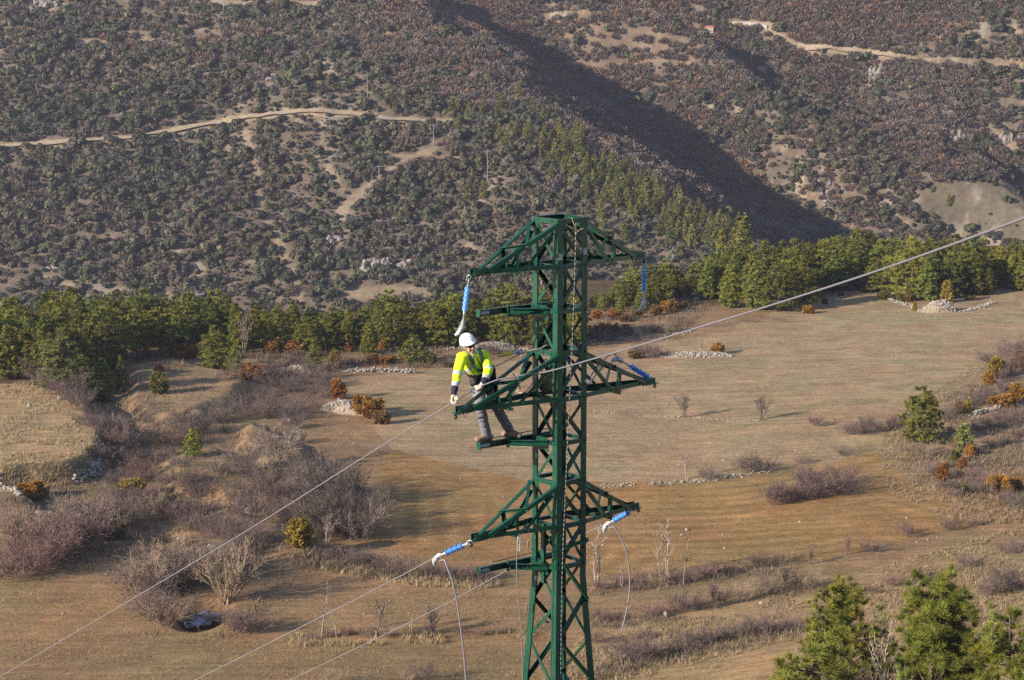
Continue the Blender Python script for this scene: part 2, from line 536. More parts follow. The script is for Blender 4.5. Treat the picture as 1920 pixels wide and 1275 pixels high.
# pond
def pond():
    bm = bmesh.new(); vs = []
    for k in range(36):
        a = k / 36 * 2 * math.pi; r = 1.35 * (1 + .2 * math.sin(2 * a + 1) + .12 * math.sin(5 * a))
        vs.append(bm.verts.new((POND[0] + r * math.cos(a), POND[1] + 2.0 * r * math.sin(a), gz(POND[0], POND[1]) + .5)))
    bm.faces.new(vs)
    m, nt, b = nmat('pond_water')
    sky_glint = noise_fac(nt, 1.3, 5, .7, stretch=(1.6, .6, 1))  # pale blue sky glitter of the ripples, painted into the water colour
    nt.links.new(ramp(nt, sky_glint, [(.47, (.012, .013, .018)), (.53, (.24, .28, .42)), (.75, (.36, .40, .54))]), b.inputs['Base Color']); b.inputs['Roughness'].default_value = .15
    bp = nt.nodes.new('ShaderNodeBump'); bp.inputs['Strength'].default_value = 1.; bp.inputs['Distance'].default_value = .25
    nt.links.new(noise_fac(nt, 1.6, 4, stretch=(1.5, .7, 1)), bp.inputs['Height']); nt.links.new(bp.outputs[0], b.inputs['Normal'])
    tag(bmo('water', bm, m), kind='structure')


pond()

# ------------------------------------------------------------------ plants
ORD = 'first second third fourth fifth sixth seventh eighth ninth tenth eleventh twelfth thirteenth fourteenth fifteenth sixteenth seventeenth eighteenth nineteenth'.split()
TENS = ['', '', 'twenty', 'thirty', 'forty', 'fifty', 'sixty', 'seventy', 'eighty', 'ninety']
TENTH = ['', '', 'twentieth', 'thirtieth', 'fortieth', 'fiftieth', 'sixtieth', 'seventieth', 'eightieth', 'ninetieth']


def ordn(n):
    if n < 20: return ORD[n - 1]
    if n >= 100: return 'hundredth' if n == 100 else 'hundred-and-' + ordn(n - 100)
    t, u = divmod(n, 10)
    return TENTH[t] if u == 0 else TENS[t] + '-' + ORD[u - 1]


def rdir(rng, n):
    v = rng.normal(size=(n, 3)); return v / np.linalg.norm(v, axis=1, keepdims=True)


def blades(rng, C, D, L, Wd, spread, per, O=None, orand=.5):
    """per narrow leaves leaving each point of C about the direction D; quads folded to a tip (n,3,3)"""
    C = np.repeat(C, per, 0); D = np.repeat(D, per, 0); n = len(C)
    d = D + spread * rdir(rng, n); d /= np.linalg.norm(d, axis=1, keepdims=True)
    o = rdir(rng, n) if O is None else np.repeat(O, per, 0) + orand * rdir(rng, n)
    s = np.cross(d, o); s /= np.linalg.norm(s, axis=1, keepdims=True) + 1e-9
    L_ = L * rng.uniform(.7, 1.25, (n, 1)); W_ = Wd * rng.uniform(.7, 1.3, (n, 1))
    b = C + rng.normal(size=(n, 3)) * L * .12
    return np.stack([b - s * W_ * .5, b + s * W_ * .5, b + d * L_], 1)


def tube_np(A, B, ra, rb, k=5):
    d = B - A; d = d / (np.linalg.norm(d) + 1e-9)
    a = np.array([0, 0, 1.]) if abs(d[2]) < .9 else np.array([1., 0, 0])
    u = np.cross(d, a); u /= np.linalg.norm(u); v = np.cross(d, u)
    th = np.arange(k) / k * 2 * np.pi
    ring = np.cos(th)[:, None] * u + np.sin(th)[:, None] * v
    p = A + ring * ra; q = B + ring * rb
    return np.stack([p, np.roll(p, -1, 0), np.roll(q, -1, 0), q], 1)


def pine_proto(seed, H=8., R=2.3, wh=13, br=5, clumps=5, per=9, L=.42, Wd=.13, bare=.10, power=.75, lean=0., trunk_r=.13, top_round=0., t0=.40):
    rng = np.random.default_rng(seed)
    C = []; D = []; wood = []
    def ax(z): return np.array([lean * math.sin(z * .5 + seed), lean * math.cos(z * .37 + seed), z])
    nz = 9
    for i in range(nz):
        z0, z1 = H * i / nz, H * (i + 1) / nz
        wood.append(tube_np(ax(z0), ax(z1), trunk_r * (1 - i / nz) + .02, trunk_r * (1 - (i + 1) / nz) + .015, 6))
    twigs = []
    for wi in range(wh):
        f = bare + (1 - bare) * (wi + rng.uniform(-.3, .3)) / wh
        f = min(max(f, bare), .985); z = H * f
        g = (1 - f) / (1 - bare)
        prof = g ** power * (1 - .30 * max(0, g - .75) / .25)
        if top_round: prof = max(prof, top_round * math.sqrt(max(0, 1 - ((f - .62) / .40) ** 2)) if f > .3 else prof)
        nb = br if wi < wh - 2 else 3
        a0 = rng.uniform(0, 6.28)
        for b in range(nb):
            if rng.random() < .07: continue
            a = a0 + b * 6.283 / nb + rng.normal() * .25
            r = R * prof * rng.uniform(.68, 1.18) + .12
            up = .18 + .55 * f + rng.normal() * .07
            base = ax(z); tip = base + np.array([math.cos(a) * r, math.sin(a) * r, r * up * .6])
            mid = (base + tip) / 2 - np.array([0, 0, .06 * r])
            twigs.append(tube_np(base, mid, .035, .025, 3)); twigs.append(tube_np(mid, tip, .025, .01, 3))
            nc = max(2, int(round(clumps * (.45 + .75 * prof))))
            side = np.array([-math.sin(a), math.cos(a), 0])
            for c in range(nc):
                t = t0 + (1 - t0) * (c + rng.random() * .6) / nc
                p = base + (tip - base) * t + side * rng.normal() * .17 * r * (1.15 - abs(t - .75)) + np.array([0, 0, rng.normal() * .17 + .05])
                C.append(p); D.append(np.array([math.cos(a) * .55, math.sin(a) * .55, .75]))
    C.append(ax(H)); D.append(np.array([0, 0, 1.]))
    C = np.array(C); D = np.array(D)
    O = D * np.array((1.5, 1.5, .75)); O = O / np.linalg.norm(O, axis=1, keepdims=True)
    T = blades(rng, C, D, L, Wd, .95, per, O, .5)
    cc = rng.uniform(.7, 1.35, (len(C), 1)) * np.array((1., 1., 1.)) * (1 + rng.uniform(-.12, .12, (len(C), 1)) * np.array((1., 0, -1.)))
    return T, wood, twigs, np.repeat(cc, per, 0)


PINES = {}


def pine_meshes(key, **kw):
    T, wood, twigs, cc = pine_proto(**kw)
    cr = faces_mesh('crown_' + key, T, M['needles'], col=cc)
    q = np.concatenate(wood + twigs)
    tr = faces_mesh('trunk_' + key, q, M['bark'])
    PINES[key] = (cr, tr, kw.get('H', 8.))


for k in range(7):
    pine_meshes('wood%d' % k, seed=40 + k, H=8., R=[2.7, 3.3, 2.4, 3.5, 2.8, 3.1, 2.5][k], wh=[11, 10, 12, 9, 11, 10, 12][k], br=7, clumps=8, per=24, L=.45, Wd=.13,
                bare=[.06, .10, .05, .12, .06, .08, .04][k], power=[.75, .6, .85, .5, .7, .6, .8][k], lean=.14)
pine_meshes('lone0', seed=91, H=8., R=3.3, wh=12, br=8, clumps=11, per=30, L=.36, Wd=.085, bare=.04, power=.55, t0=.25)
pine_meshes('lone1', seed=92, H=8., R=2.9, wh=13, br=8, clumps=10, per=30, L=.36, Wd=.085, bare=.03, power=.7, t0=.25)
for k in range(3):
    pine_meshes('young%d' % k, seed=60 + k, H=4., R=1.5, wh=9, br=6, clumps=5, per=12, L=.36, Wd=.10, bare=.03, power=.85, lean=.05, trunk_r=.07)
for k in range(4):
    pine_meshes('hill%d' % k, seed=70 + k, H=10., R=2.3, wh=11, br=5, clumps=4, per=7, L=.75, Wd=.34, bare=.10, power=.75, lean=.1)


def height_from_px(p, hpx):
    d = p.y * CP - p.z * SP
    return hpx * d / F / CP


def pine(kind, p, h, label, group, colr, wide=1., name='pine_tree', rng=random):
    cr, tr, H = PINES[kind]
    o = empty(name, p, label, 'tree', group)
    s = h / H
    o.scale = (s * wide, s * wide, s); o.rotation_euler = (0, 0, rng.uniform(0, 6.28))
    c = mo('crown', cr, o); c.color = (*colr, 1)
    mo('trunk', tr, o)
    return o


def pcol(rng, base=(.150, .156, .027), v=.32):
    k = 1 + rng.uniform(-v, v); h = rng.uniform(-.12, .12)
    return (base[0] * k * (1 + h), base[1] * k, base[2] * k * (1 - h))


# --- the pine wood along the valley edge
CL = [(-80, 585), (0, 590), (20, 550), (60, 565), (130, 552), (150, 548), (200, 560), (280, 548), (340, 562), (400, 552), (470, 575), (520, 570), (580, 578), (640, 572), (690, 562), (730, 552), (765, 575), (800, 566), (850, 560), (900, 545), (940, 540), (1000, 548)]
CR = [(1080, 575), (1110, 562), (1130, 548), (1160, 528), (1200, 502), (1230, 506), (1260, 492), (1300, 490), (1330, 474), (1380, 470), (1440, 456), (1480, 448), (1520, 456), (1560, 440), (1600, 430), (1640, 442), (1700, 440), (1740, 450), (1790, 452), (1850, 455), (1890, 450), (1930, 452), (2010, 455)]
BR = [(1080, 582), (1130, 582), (1170, 588), (1215, 592), (1260, 570), (1300, 558), (1345, 576), (1400, 578), (1450, 582), (1500, 584), (1540, 556), (1600, 534), (1650, 550), (1700, 562), (1760, 566), (1800, 560), (1860, 552), (1930, 550), (2010, 550)]


def itp(pts, x): return float(np.interp(x, [p[0] for p in pts], [p[1] for p in pts]))


rng = random.Random(11)
WOODK = ['wood%d' % k for k in range(7)]


def row(x0, x1, step, basef, topf, jb, desc, group, tops=11):
    x = x0; sp = []
    while x < x1:
        px = x + rng.uniform(-.3, .3) * step; b = basef(px) + rng.uniform(-jb, jb); t = topf(px) + rng.uniform(-tops, tops)
        sp.append((px, b, t)); x += step
    sp.sort()
    for i, (px, b, t) in enumerate(sp):
        p = at(px, b); h = max(height_from_px(p, b - t), 2.5)
        pine(rng.choice(WOODK), p, h, '%s pine from the left %s' % (ordn(i + 1), desc), group, pcol(rng), rng.uniform(.9, 1.45), rng=rng)


row(-70, 1095, 26, lambda x: 634, lambda x: itp(CL, x), 3, 'in the back row of the wood behind the lineman', 'pines of the valley wood')
row(-75, 1085, 33, lambda x: 647, lambda x: itp(CL, x) + 9, 3, 'in the middle row of the wood behind the lineman', 'pines of the valley wood', 12)
row(-70, 985, 40, lambda x: itp([(-100, 690), (200, 680), (280, 662), (700, 662), (800, 648), (1000, 628)], x), lambda x: itp(CL, x) + 24, 5, 'in the front row of the wood behind the lineman', 'pines of the valley wood', 16)
row(-60, 235, 30, lambda x: 690, lambda x: 588 + .06 * x, 5, 'in the second thicket row left of the clearing', 'pines of the left thicket', 14)
row(-60, 225, 42, lambda x: 708, lambda x: 612 + .05 * x, 5, 'in the front thicket row above the pale meadow', 'pines of the left thicket', 14)
row(1085, 2010, 27, lambda x: itp(BR, x) - .28 * (itp(BR, x) - itp(CR, x)), lambda x: itp(CR, x), 4, 'in the back row of the wood above the field', 'pines above the field')
row(1100, 2010, 34, lambda x: itp(BR, x) - .14 * (itp(BR, x) - itp(CR, x)), lambda x: itp(CR, x) + 14, 4, 'in the middle row of the wood above the field', 'pines above the field', 14)
row(1115, 2010, 44, lambda x: itp(BR, x) - 2, lambda x: itp(CR, x) + 32, 5, 'in the front row of the wood above the field', 'pines above the field', 18)
SINGLE = [  # px, base, top, label, kind, wide
    (192, 752, 674, 'small bright pine at the very front of the left thicket', 'lone1', 1.1),
    (148, 742, 655, 'bushy pine just behind the small bright pine, left thicket', 'lone0', 1.15),
    (110, 728, 618, 'broad pale pine in the middle of the left thicket front', 'lone0', 1.15),
    (228, 735, 668, 'slim dark pine on the shaded side of the left thicket', 'wood2', .8),
    (405, 692, 612, 'rounded light green pine standing before the wood beside the grey dead tree', 'lone0', 1.15),
    (440, 697, 650, 'small bright green young pine at the foot of the rounded pine', 'young0', 1.1),
    (590, 690, 640, 'dark squat young pine alone before the wood, beside the yellow juniper', 'young1', 1.1),
    (775, 680, 630, 'wide low young pine before the stone wall left of the lineman', 'young2', 1.9),
    (362, 856, 806, 'round bright green young pine among the bare shrubs of the shaded terraces', 'young1', 1.25),
    (1728, 830, 726, 'large lone pine standing on the slope at the right field edge', 'lone0', 1.15),
    (1808, 848, 790, 'smaller pale green pine just below the large lone pine', 'young0', 1.1),
    (1779, 388, 362, 'single small pine in the grey meadow below the far hillside', 'hill1', 1.),
    (1748, 362, 346, 'small dark pine at the upper edge of the grey meadow', 'hill2', 1.),
]
for px, b, t, lab, kd, wd in SINGLE:
    p = at(px, b); bright = 'bright' in lab or 'light' in lab
    pine(kd, p, height_from_px(p, b - t), lab, None, (.165, .18, .032) if bright else ((.175, .185, .058) if 'pale' in lab else (.145, .15, .028)), wd, rng=rng)

# --- pines on the far ridge
RIDGE = [(845, 220), (880, 225), (860, 245), (905, 218), (938, 215), (960, 222), (1000, 222), (1020, 235), (935, 270), (950, 285), (968, 262), (1000, 275), (1020, 270), (1045, 262), (1060, 290), (1040, 300), (1080, 262), (1090, 275), (727, 190), (740, 215), (858, 215), (972, 190)]
rg = random.Random(5)
pts = [(x, y) for x, y in RIDGE]
while len(pts) < 175:
    t = rg.random() ** .8
    cx = 1020 + 370 * t; cy = 262 + 190 * t
    x = cx + rg.gauss(-18, 34 + 28 * t); y = cy + rg.gauss(12, 14 + 8 * t)
    if y < 230 + (x - 960) * .50 - 4 or x > 1410: continue
    if min((x - a) ** 2 + (y - b) ** 2 for a, b in pts) < 42: continue
    pts.append((x, y))
for a in [(60, 300), (90, 295), (110, 305), (125, 312), (40, 310), (500, 400), (165, 195), (280, 228), (262, 160), (880, 380), (905, 375)]: pts.append(a)
pts.sort()
for i, (x, y) in enumerate(pts):
    p = at(x, y)
    h = rg.uniform(6.2, 9.3) if x > 800 else rg.uniform(4.5, 7)
    cr, tr, H = PINES['hill%d' % rg.randrange(4)]
    o = empty('ridge_pine', p, '%s small far pine from the left on the opposite hillside' % ordn(i + 1), 'tree', 'pines along the far ridge')
    o.scale = (h / H * rg.uniform(.85, 1.2),) * 2 + (h / H,); o.rotation_euler = (0, 0, rg.uniform(0, 6))
    c = mo('crown', cr, o); c.color = (*pcol(rg, (.145, .145, .034)), 1); mo('trunk', tr, o)

# --- scrub and bare wood of the far hillside: masses nobody could count
def scrub_mass():
    rs = np.random.default_rng(9)
    protos = []
    for k in range(12):
        Q = []
        for l in range(4 + k % 3):
            n = 38; a = rs.uniform(0, 6.28); rr = rs.uniform(.15, .62); R_l = rs.uniform(.34, .62)
            cc = np.array((math.cos(a) * rr, math.sin(a) * rr, rs.uniform(.05, .42)))
            d = rdir(rs, n); d[:, 2] = np.abs(d[:, 2]) * 1.1 - .25; d /= np.linalg.norm(d, axis=1, keepdims=True)
            c = cc + d * R_l * rs.uniform(.7, 1.05, (n, 1))
            s = rs.uniform(.07, .19, (n, 1))
            t = np.cross(d, rdir(rs, n)); t /= np.linalg.norm(t, axis=1, keepdims=True) + 1e-9
            u = np.cross(d, t) + .45 * rdir(rs, n)
            Q.append(np.stack([c - t * s - u * s, c + t * s - u * s * .8, c + t * s * .8 + u * s, c - t * s * .9 + u * s], 1))
        protos.append(np.concatenate(Q))
    dprotos = []
    for k in range(8):
        n = 230
        base = rs.normal(size=(n, 3)) * np.array((.12, .12, .05))
        d = rdir(rs, n); d[:, 2] = np.abs(d[:, 2]) + .12; d /= np.linalg.norm(d, axis=1, keepdims=True)
        st = d * rs.uniform(.15, .65, (n, 1)); en = st + (d + .7 * rdir(rs, n)) * rs.uniform(.2, .4, (n, 1))
        s = np.cross(d, rdir(rs, n)); s /= np.linalg.norm(s, axis=1, keepdims=True) + 1e-9
        wdt = rs.uniform(.045, .095, (n, 1))
        dprotos.append(np.stack([st - s * wdt * .6, st + s * wdt * .6, en + s * wdt * .8, en - s * wdt * .8], 1))
    XY = []; step = 2.2
    ys = np.arange(655, 1085, step); xs = np.arange(-345, 345, step)
    X, Y = np.meshgrid(xs, ys); X = X.ravel(); Y = Y.ravel()
    X = X + rs.uniform(-.5, .5, len(X)) * step; Y = Y + rs.uniform(-.5, .5, len(Y)) * step
    X2, Y2 = np.meshgrid(np.arange(-100, 345, 1.75), np.arange(655, 1085, 1.75)); X2 = X2.ravel() + rs.uniform(-.9, .9, X2.size); Y2 = Y2.ravel() + rs.uniform(-.9, .9, Y2.size)
    s2 = (X2 - RA0[0]) * RN[0] + (Y2 - RA0[1]) * RN[1]; m = s2 > 55; X = np.concatenate([X, X2[m]]); Y = np.concatenate([Y, Y2[m]])
    m = np.abs(X) < .31 * Y + 12; X = X[m]; Y = Y[m]
    Z = terrain(X, Y); px, py = proj(X, Y, Z)
    m = (py > -60) & (py < 620); X, Y, Z, px, py = X[m], Y[m], Z[m], px[m], py[m]
    ev, dec, ru = hill_mask(px + 26 * (fbm(X / 14, Y / 14, 41, 2) - .5), py + 18 * (fbm(X / 14, Y / 14, 42, 2) - .5))
    n1 = fbm(X / 11., Y / 11., 43, 3); n2 = fbm(X / 40., Y / 40., 44, 3); n3 = fbm(X / 5., Y / 5., 45, 2)
    cov = np.clip(1.15 - 3.6 * np.clip(n1 - .57, 0, 1) - 2.2 * np.clip(n3 - .62, 0, 1), .15, 1)
    u = rs.random(len(X)); n4 = fbm(X / 24., Y / 24., 46, 3); n5 = fbm(X / 33., Y / 33., 47, 2)
    shift = (n2 - .5) * .9
    ev = np.clip(ev - shift * .5, 0, 1); dec = np.clip(dec + shift * .35, 0, 1) * (dec > .05)
    cl = hill_clear(px + 10 * (n3 - .5), py + 8 * (n1 - .5)) > 1.0
    kind = np.where(u < ev * cov, 0, np.where(u < (ev + dec) * cov, 1, np.where(u < (ev + dec + ru) * cov, 2, -1)))
    kind[~cl] = -1
    res = {0: [], 1: [], 2: []}; cols = {0: [], 1: [], 2: []}
    pal = {0: np.array([(.064, .062, .037), (.074, .066, .041), (.056, .059, .035), (.082, .072, .047), (.068, .070, .034)]),
           1: np.array([(.155, .115, .100), (.135, .103, .092), (.17, .128, .104), (.125, .098, .082)]),
           2: np.array([(.20, .115, .070), (.19, .12, .08), (.23, .14, .085)])}
    for i in np.nonzero(kind >= 0)[0]:
        k = kind[i]
        if k == 0:
            r = float(np.clip(rs.gamma(3.2, .52) * (.55 + .95 * n2[i]), .6, 4.4)); pr = protos[rs.integers(12)]; sc = np.array((r, r, r * rs.uniform(.8, 1.1)))
            off = r * .25
        else:
            r = rs.uniform(1.8, 3.1); pr = dprotos[rs.integers(8)]; sc = np.array((r, r, r * rs.uniform(.9, 1.35))); off = 0
        a = rs.uniform(0, 6.28); ca, sa = math.cos(a), math.sin(a)
        v = pr * sc
        v = np.stack([v[..., 0] * ca - v[..., 1] * sa + X[i], v[..., 0] * sa + v[..., 1] * ca + Y[i], v[..., 2] + Z[i] + off], -1)
        res[k].append(v)
        c = pal[k][rs.integers(len(pal[k]))] * rs.uniform(.82, 1.2) * (.72 + .56 * n4[i]) * np.array((1.12 - .24 * n5[i], 1., 1.))
        cols[k].append(np.repeat(c[None], len(pr), 0))
    for k, nm, lab, cat in ((0, 'evergreen_scrub', 'dark evergreen scrub covering the far hillside', 'scrub'), (1, 'bare_woodland', 'mauve grey leafless woodland in the far ravine and upper slopes', 'woodland'), (2, 'rust_oak_thicket', 'rust brown dry-leaved oaks scattered over the second spur', 'thicket')):
        me = faces_mesh(nm, np.concatenate(res[k]), M['scrub'], col=np.concatenate(cols[k]))
        tag(mo(nm, me), lab, cat, None, 'stuff')
    print('scrub', [len(v) for v in res.values()])


scrub_mass()

# --- bare shrubs and trees
def bare_proto(seed, stems=14, h=1., spread=.8, kids=(6, 6), up=.55, r0=.022, r_tw=.006, curve=.3, base=.10, thin=1.0):
    rng = np.random.default_rng(seed); wood = []; tw = []
    def branch(A, d, L, r, lev):
        n = 4 if lev == 0 else 3
        p = A.copy(); pts = [p.copy()]
        for i in range(n):
            d = d + np.array([0, 0, .10 if lev == 0 else .04]) + rng.normal(size=3) * curve * .35
            d = d / np.linalg.norm(d); p = p + d * L / n; pts.append(p.copy())
        for i in range(n):
            ra = r * (1 - i / n * .7); rb = r * (1 - (i + 1) / n * .7)
            if lev < 2: wood.append(tube_np(pts[i], pts[i + 1], ra, rb, 3 if lev else 4))
            else:
                s = np.cross(d, rng.normal(size=3)); s /= np.linalg.norm(s) + 1e-9
                tw.append(np.stack([pts[i] - s * ra, pts[i] + s * ra, pts[i + 1] + s * rb, pts[i + 1] - s * rb]))
        if lev < 2:
            for k in range(kids[lev]):
                t = rng.uniform(.25, 1.) * n; i = min(int(t), n - 1); q = pts[i] + (pts[i + 1] - pts[i]) * (t - i)
                nd_ = d + rng.normal(size=3) * .55 + np.array([0, 0, .12]); nd_ /= np.linalg.norm(nd_)
                branch(q, nd_, L * rng.uniform(.35, .6) * thin, r_tw if lev == 1 else r * .45, lev + 1)
    for s in range(stems):
        a = rng.uniform(0, 6.28); sp = spread * rng.uniform(.15, 1) ** .7
        d = np.array([math.cos(a) * sp, math.sin(a) * sp, up + rng.uniform(0, .5)]); d /= np.linalg.norm(d)
        A = np.array([math.cos(a) * base * rng.random() * 2, math.sin(a) * base * rng.random() * 2, -.03])
        branch(A, d, h * rng.uniform(.55, .95) / max(d[2], .45), r0, 0)
    W_ = np.concatenate(wood); T_ = np.stack(tw)
    return W_, T_


BARE = {}


def bare_mesh(key, **kw):
    W_, T_ = bare_proto(**kw)
    q = np.concatenate([W_, T_]); top = q[..., 2].max()
    q = q / top
    BARE[key] = faces_mesh(key, q, M['twig'])


for k in range(6):
    bare_mesh('shrub%d' % k, seed=100 + k, stems=24, spread=[1.0, .8, 1.3, .9, 1.1, .7][k], kids=(8, 10), r0=.011, r_tw=.0060, base=[.2, .15, .35, .2, .25, .15][k], up=.45)
for k in range(3):
    bare_mesh('low%d' % k, seed=120 + k, stems=24, spread=1.8, kids=(4, 6), r0=.014, r_tw=.011, base=.8, up=.5)
bare_mesh('willow', seed=131, stems=22, spread=.85, kids=(8, 9), r0=.016, r_tw=.0045, base=.05, up=.75, thin=.8)
bare_mesh('willow2', seed=132, stems=16, spread=1.0, kids=(8, 8), r0=.016, r_tw=.006, base=.06, up=.6, thin=.85)
for k in range(3):
    bare_mesh('sapling%d' % k, seed=140 + k, stems=[1, 2, 3][k], spread=.12, kids=(13, 7), r0=.014, r_tw=.0048, base=.03, up=1.0, curve=.12, thin=.55)
bare_mesh('gnarled', seed=151, stems=2, spread=.35, kids=(9, 8), r0=.030, r_tw=.0075, base=.03, up=.8, curve=.6, thin=.8)
bare_mesh('small_tree', seed=152, stems=5, spread=.55, kids=(12, 10), r0=.020, r_tw=.0070, base=.06, up=.8, curve=.35, thin=.75)

TONE = {'grey': (.140, .108, .090), 'mauve': (.145, .100, .093), 'pink': (.180, .112, .096), 'tan': (.27, .20, .135), 'pale': (.27, .22, .18), 'dark': (.10, .075, .068)}


def bare(kind, px, b, hpx, label, group=None, tone='grey', wide=1., name='bare_shrub', cat='shrub', rng=rng, p=None):
    p = p or at(px, b)
    h = height_from_px(p, hpx) if hpx > 0 else -hpx
    o = mo(name, BARE[kind]); o.location = p - Vector((0, 0, .03)); o.scale = (h * wide, h * wide, h)
    o.rotation_euler = (0, 0, rng.uniform(0, 6.28))
    k = rng.uniform(.82, 1.2); c = TONE[tone]; o.color = (c[0] * k, c[1] * k, c[2] * k, 1)
    return tag(o, label, cat, group)


def hedge(pts, n, hpx, place, group, tones=('grey', 'mauve'), wide=(.8, 1.3), jit=5, kinds=('shrub0', 'shrub1', 'shrub2', 'shrub3', 'shrub4', 'shrub5'), look='bare', name='bare_shrub', dens=1.):
    n = max(2, int(round(n * .56))); hpx = hpx * 1.25
    L = [0]
    for a, b in zip(pts[:-1], pts[1:]): L.append(L[-1] + math.hypot(b[0] - a[0], b[1] - a[1]))
    S = []
    for i in range(n):
        s = L[-1] * (i + .5 + rng.uniform(-.35, .35)) / n
        x = float(np.interp(s, L, [p[0] for p in pts])); y = float(np.interp(s, L, [p[1] for p in pts]))
        S.append((x + rng.uniform(-jit, jit), y + rng.uniform(-jit, jit) * .6))
    S.sort()
    for i, (x, y) in enumerate(S):
        tn = rng.choice(tones)
        word = {'grey': 'grey', 'mauve': 'mauve grey', 'pink': 'pinkish', 'tan': 'straw brown', 'pale': 'pale grey', 'dark': 'dark'}[tn]
        bare(rng.choice(kinds), x, y, hpx * rng.uniform(.65, 1.3), '%s %s shrub, %s from left %s' % (look, word, ordn(i + 1), place), group, tn, rng.uniform(*wide))


hedge([(30, 700), (75, 712), (120, 742), (165, 778)], 12, 38, 'along the upper edge of the pale meadow', 'shrubs along the pale meadow')
hedge([(170, 795), (205, 820), (215, 850), (185, 880)], 12, 48, 'below the wall end of the pale meadow', 'shrubs below the pale meadow', ('grey', 'mauve', 'pink'))
hedge([(5, 1082), (40, 1075), (85, 1055), (120, 1035), (150, 1020)], 12, 84, 'in the big thicket at the lower left', 'shrubs of the lower thicket', ('mauve', 'pink', 'mauve'), (.9, 1.35))
hedge([(30, 1045), (90, 1010), (150, 990), (220, 1010)], 11, 60, 'behind the big thicket at the lower left', 'shrubs of the lower thicket', ('mauve', 'grey', 'tan'))
hedge([(160, 975), (250, 985), (330, 970), (400, 960)], 12, 45, 'across the shaded lower terrace', 'shrubs of the lower terrace', ('grey', 'mauve', 'grey', 'tan'))
hedge([(240, 935), (300, 950), (350, 985), (400, 1010)], 9, 42, 'below the orange juniper on the lower terrace', 'shrubs below the orange juniper', ('grey', 'pink', 'mauve'))
hedge([(240, 870), (300, 862), (350, 880)], 8, 34, 'beside the round bright green pine', 'shrubs beside the green pine', ('grey', 'mauve', 'tan'))
hedge([(245, 905), (280, 895), (310, 915)], 6, 38, 'behind the orange juniper of the middle terrace', 'shrubs of the middle terrace', ('pink', 'mauve'))
hedge([(345, 835), (400, 795), (450, 765), (510, 745), (600, 705)], 26, 38, 'along the upper terrace edge', 'shrubs of the upper terrace edge', ('mauve', 'grey', 'dark', 'pink'))
hedge([(250, 790), (330, 800), (390, 770)], 8, 24, 'in the shaded hollow under the upper terrace', 'shrubs of the shaded hollow', ('grey', 'tan', 'mauve'))
hedge([(470, 790), (500, 780), (540, 770)], 6, 36, 'on the terrace under the upper edge', 'shrubs on the second terrace', ('pink', 'mauve'))
hedge([(445, 870), (480, 905), (520, 950), (545, 985)], 16, 44, 'along the dark diagonal terrace edge', 'shrubs of the diagonal terrace edge', ('mauve', 'grey', 'dark'))
hedge([(570, 915), (610, 925), (650, 945), (695, 965)], 16, 64, 'below the long stone heap', 'shrubs below the long stone heap', ('mauve', 'grey', 'dark'))
hedge([(570, 985), (610, 1000), (650, 1010), (675, 1010)], 16, 78, 'left of the ochre field corner', 'shrubs at the ochre field corner', ('grey', 'mauve', 'dark'))
hedge([(420, 985), (460, 1010), (490, 1020)], 6, 40, 'on the bank above the willow', 'shrubs above the willow', ('grey', 'mauve'))
hedge([(605, 1040), (660, 1058), (720, 1068), (780, 1078), (850, 1085), (930, 1088)], 22, 30, 'in the pinkish hedge below the ochre field', 'shrubs of the pinkish hedge', ('pink', 'mauve', 'tan'))
hedge([(640, 840), (690, 845), (740, 850)], 8, 16, 'in the low strip below the first stone heap', 'shrubs of the low strip', ('grey', 'mauve'), kinds=('low0', 'low1', 'low2'), look='low')
hedge([(265, 1130), (290, 1110), (330, 1095), (360, 1085)], 13, 82, 'in the thicket left of the pond', 'shrubs left of the pond', ('tan', 'mauve', 'grey'))
hedge([(275, 1155), (310, 1172), (332, 1172)], 7, 56, 'in front of the thicket beside the pond', 'shrubs left of the pond', ('pink', 'tan', 'mauve'))
hedge([(432, 1180), (455, 1184), (485, 1186)], 6, 42, 'in the clump right of the pond', 'shrubs right of the pond', ('pink', 'mauve'))
hedge([(360, 1070), (400, 1050), (450, 1075)], 7, 46, 'behind the willow by the pond', 'shrubs behind the willow', ('grey', 'mauve'))
hedge([(250, 678), (330, 668), (420, 672), (520, 672), (620, 672)], 16, 20, 'in the undergrowth before the wood', 'undergrowth shrubs before the wood', ('grey', 'mauve', 'dark'))
hedge([(470, 690), (560, 684), (650, 680), (740, 682), (830, 680), (860, 690)], 20, 22, 'along the top of the old stone wall', 'shrubs along the old stone wall', ('mauve', 'grey', 'tan'))
hedge([(450, 720), (500, 715), (560, 705)], 8, 30, 'on the clearing edge under the wood', 'shrubs on the clearing edge', ('mauve', 'pink', 'grey'))
hedge([(900, 660), (960, 650), (990, 640)], 6, 22, 'between the wood and the tower', 'shrubs near the tower line', ('mauve', 'grey'))
hedge([(1105, 640), (1150, 632), (1200, 624), (1260, 622)], 10, 22, 'on the wall right of the tower', 'shrubs on the wall', ('grey', 'mauve', 'tan'))
hedge([(1300, 612), (1350, 610), (1400, 604), (1450, 600), (1490, 595)], 15, 12, 'in the strip at the field top', 'shrubs of the top strip', ('mauve', 'grey'), kinds=('low0', 'low1', 'low2'), look='low')
hedge([(1190, 670), (1225, 672), (1255, 670)], 5, 30, 'on the stony hump in the field', 'shrubs on the stony hump', ('mauve', 'grey'))
hedge([(1445, 945), (1480, 942), (1520, 935), (1560, 922), (1590, 908)], 13, 48, 'in the thick hedge of the ochre field', 'shrubs of the ochre field hedge', ('mauve', 'pink', 'mauve'))
hedge([(1585, 818), (1620, 812), (1660, 805), (1690, 795)], 10, 26, 'left of the large lone pine', 'shrubs left of the lone pine', ('grey', 'mauve'))
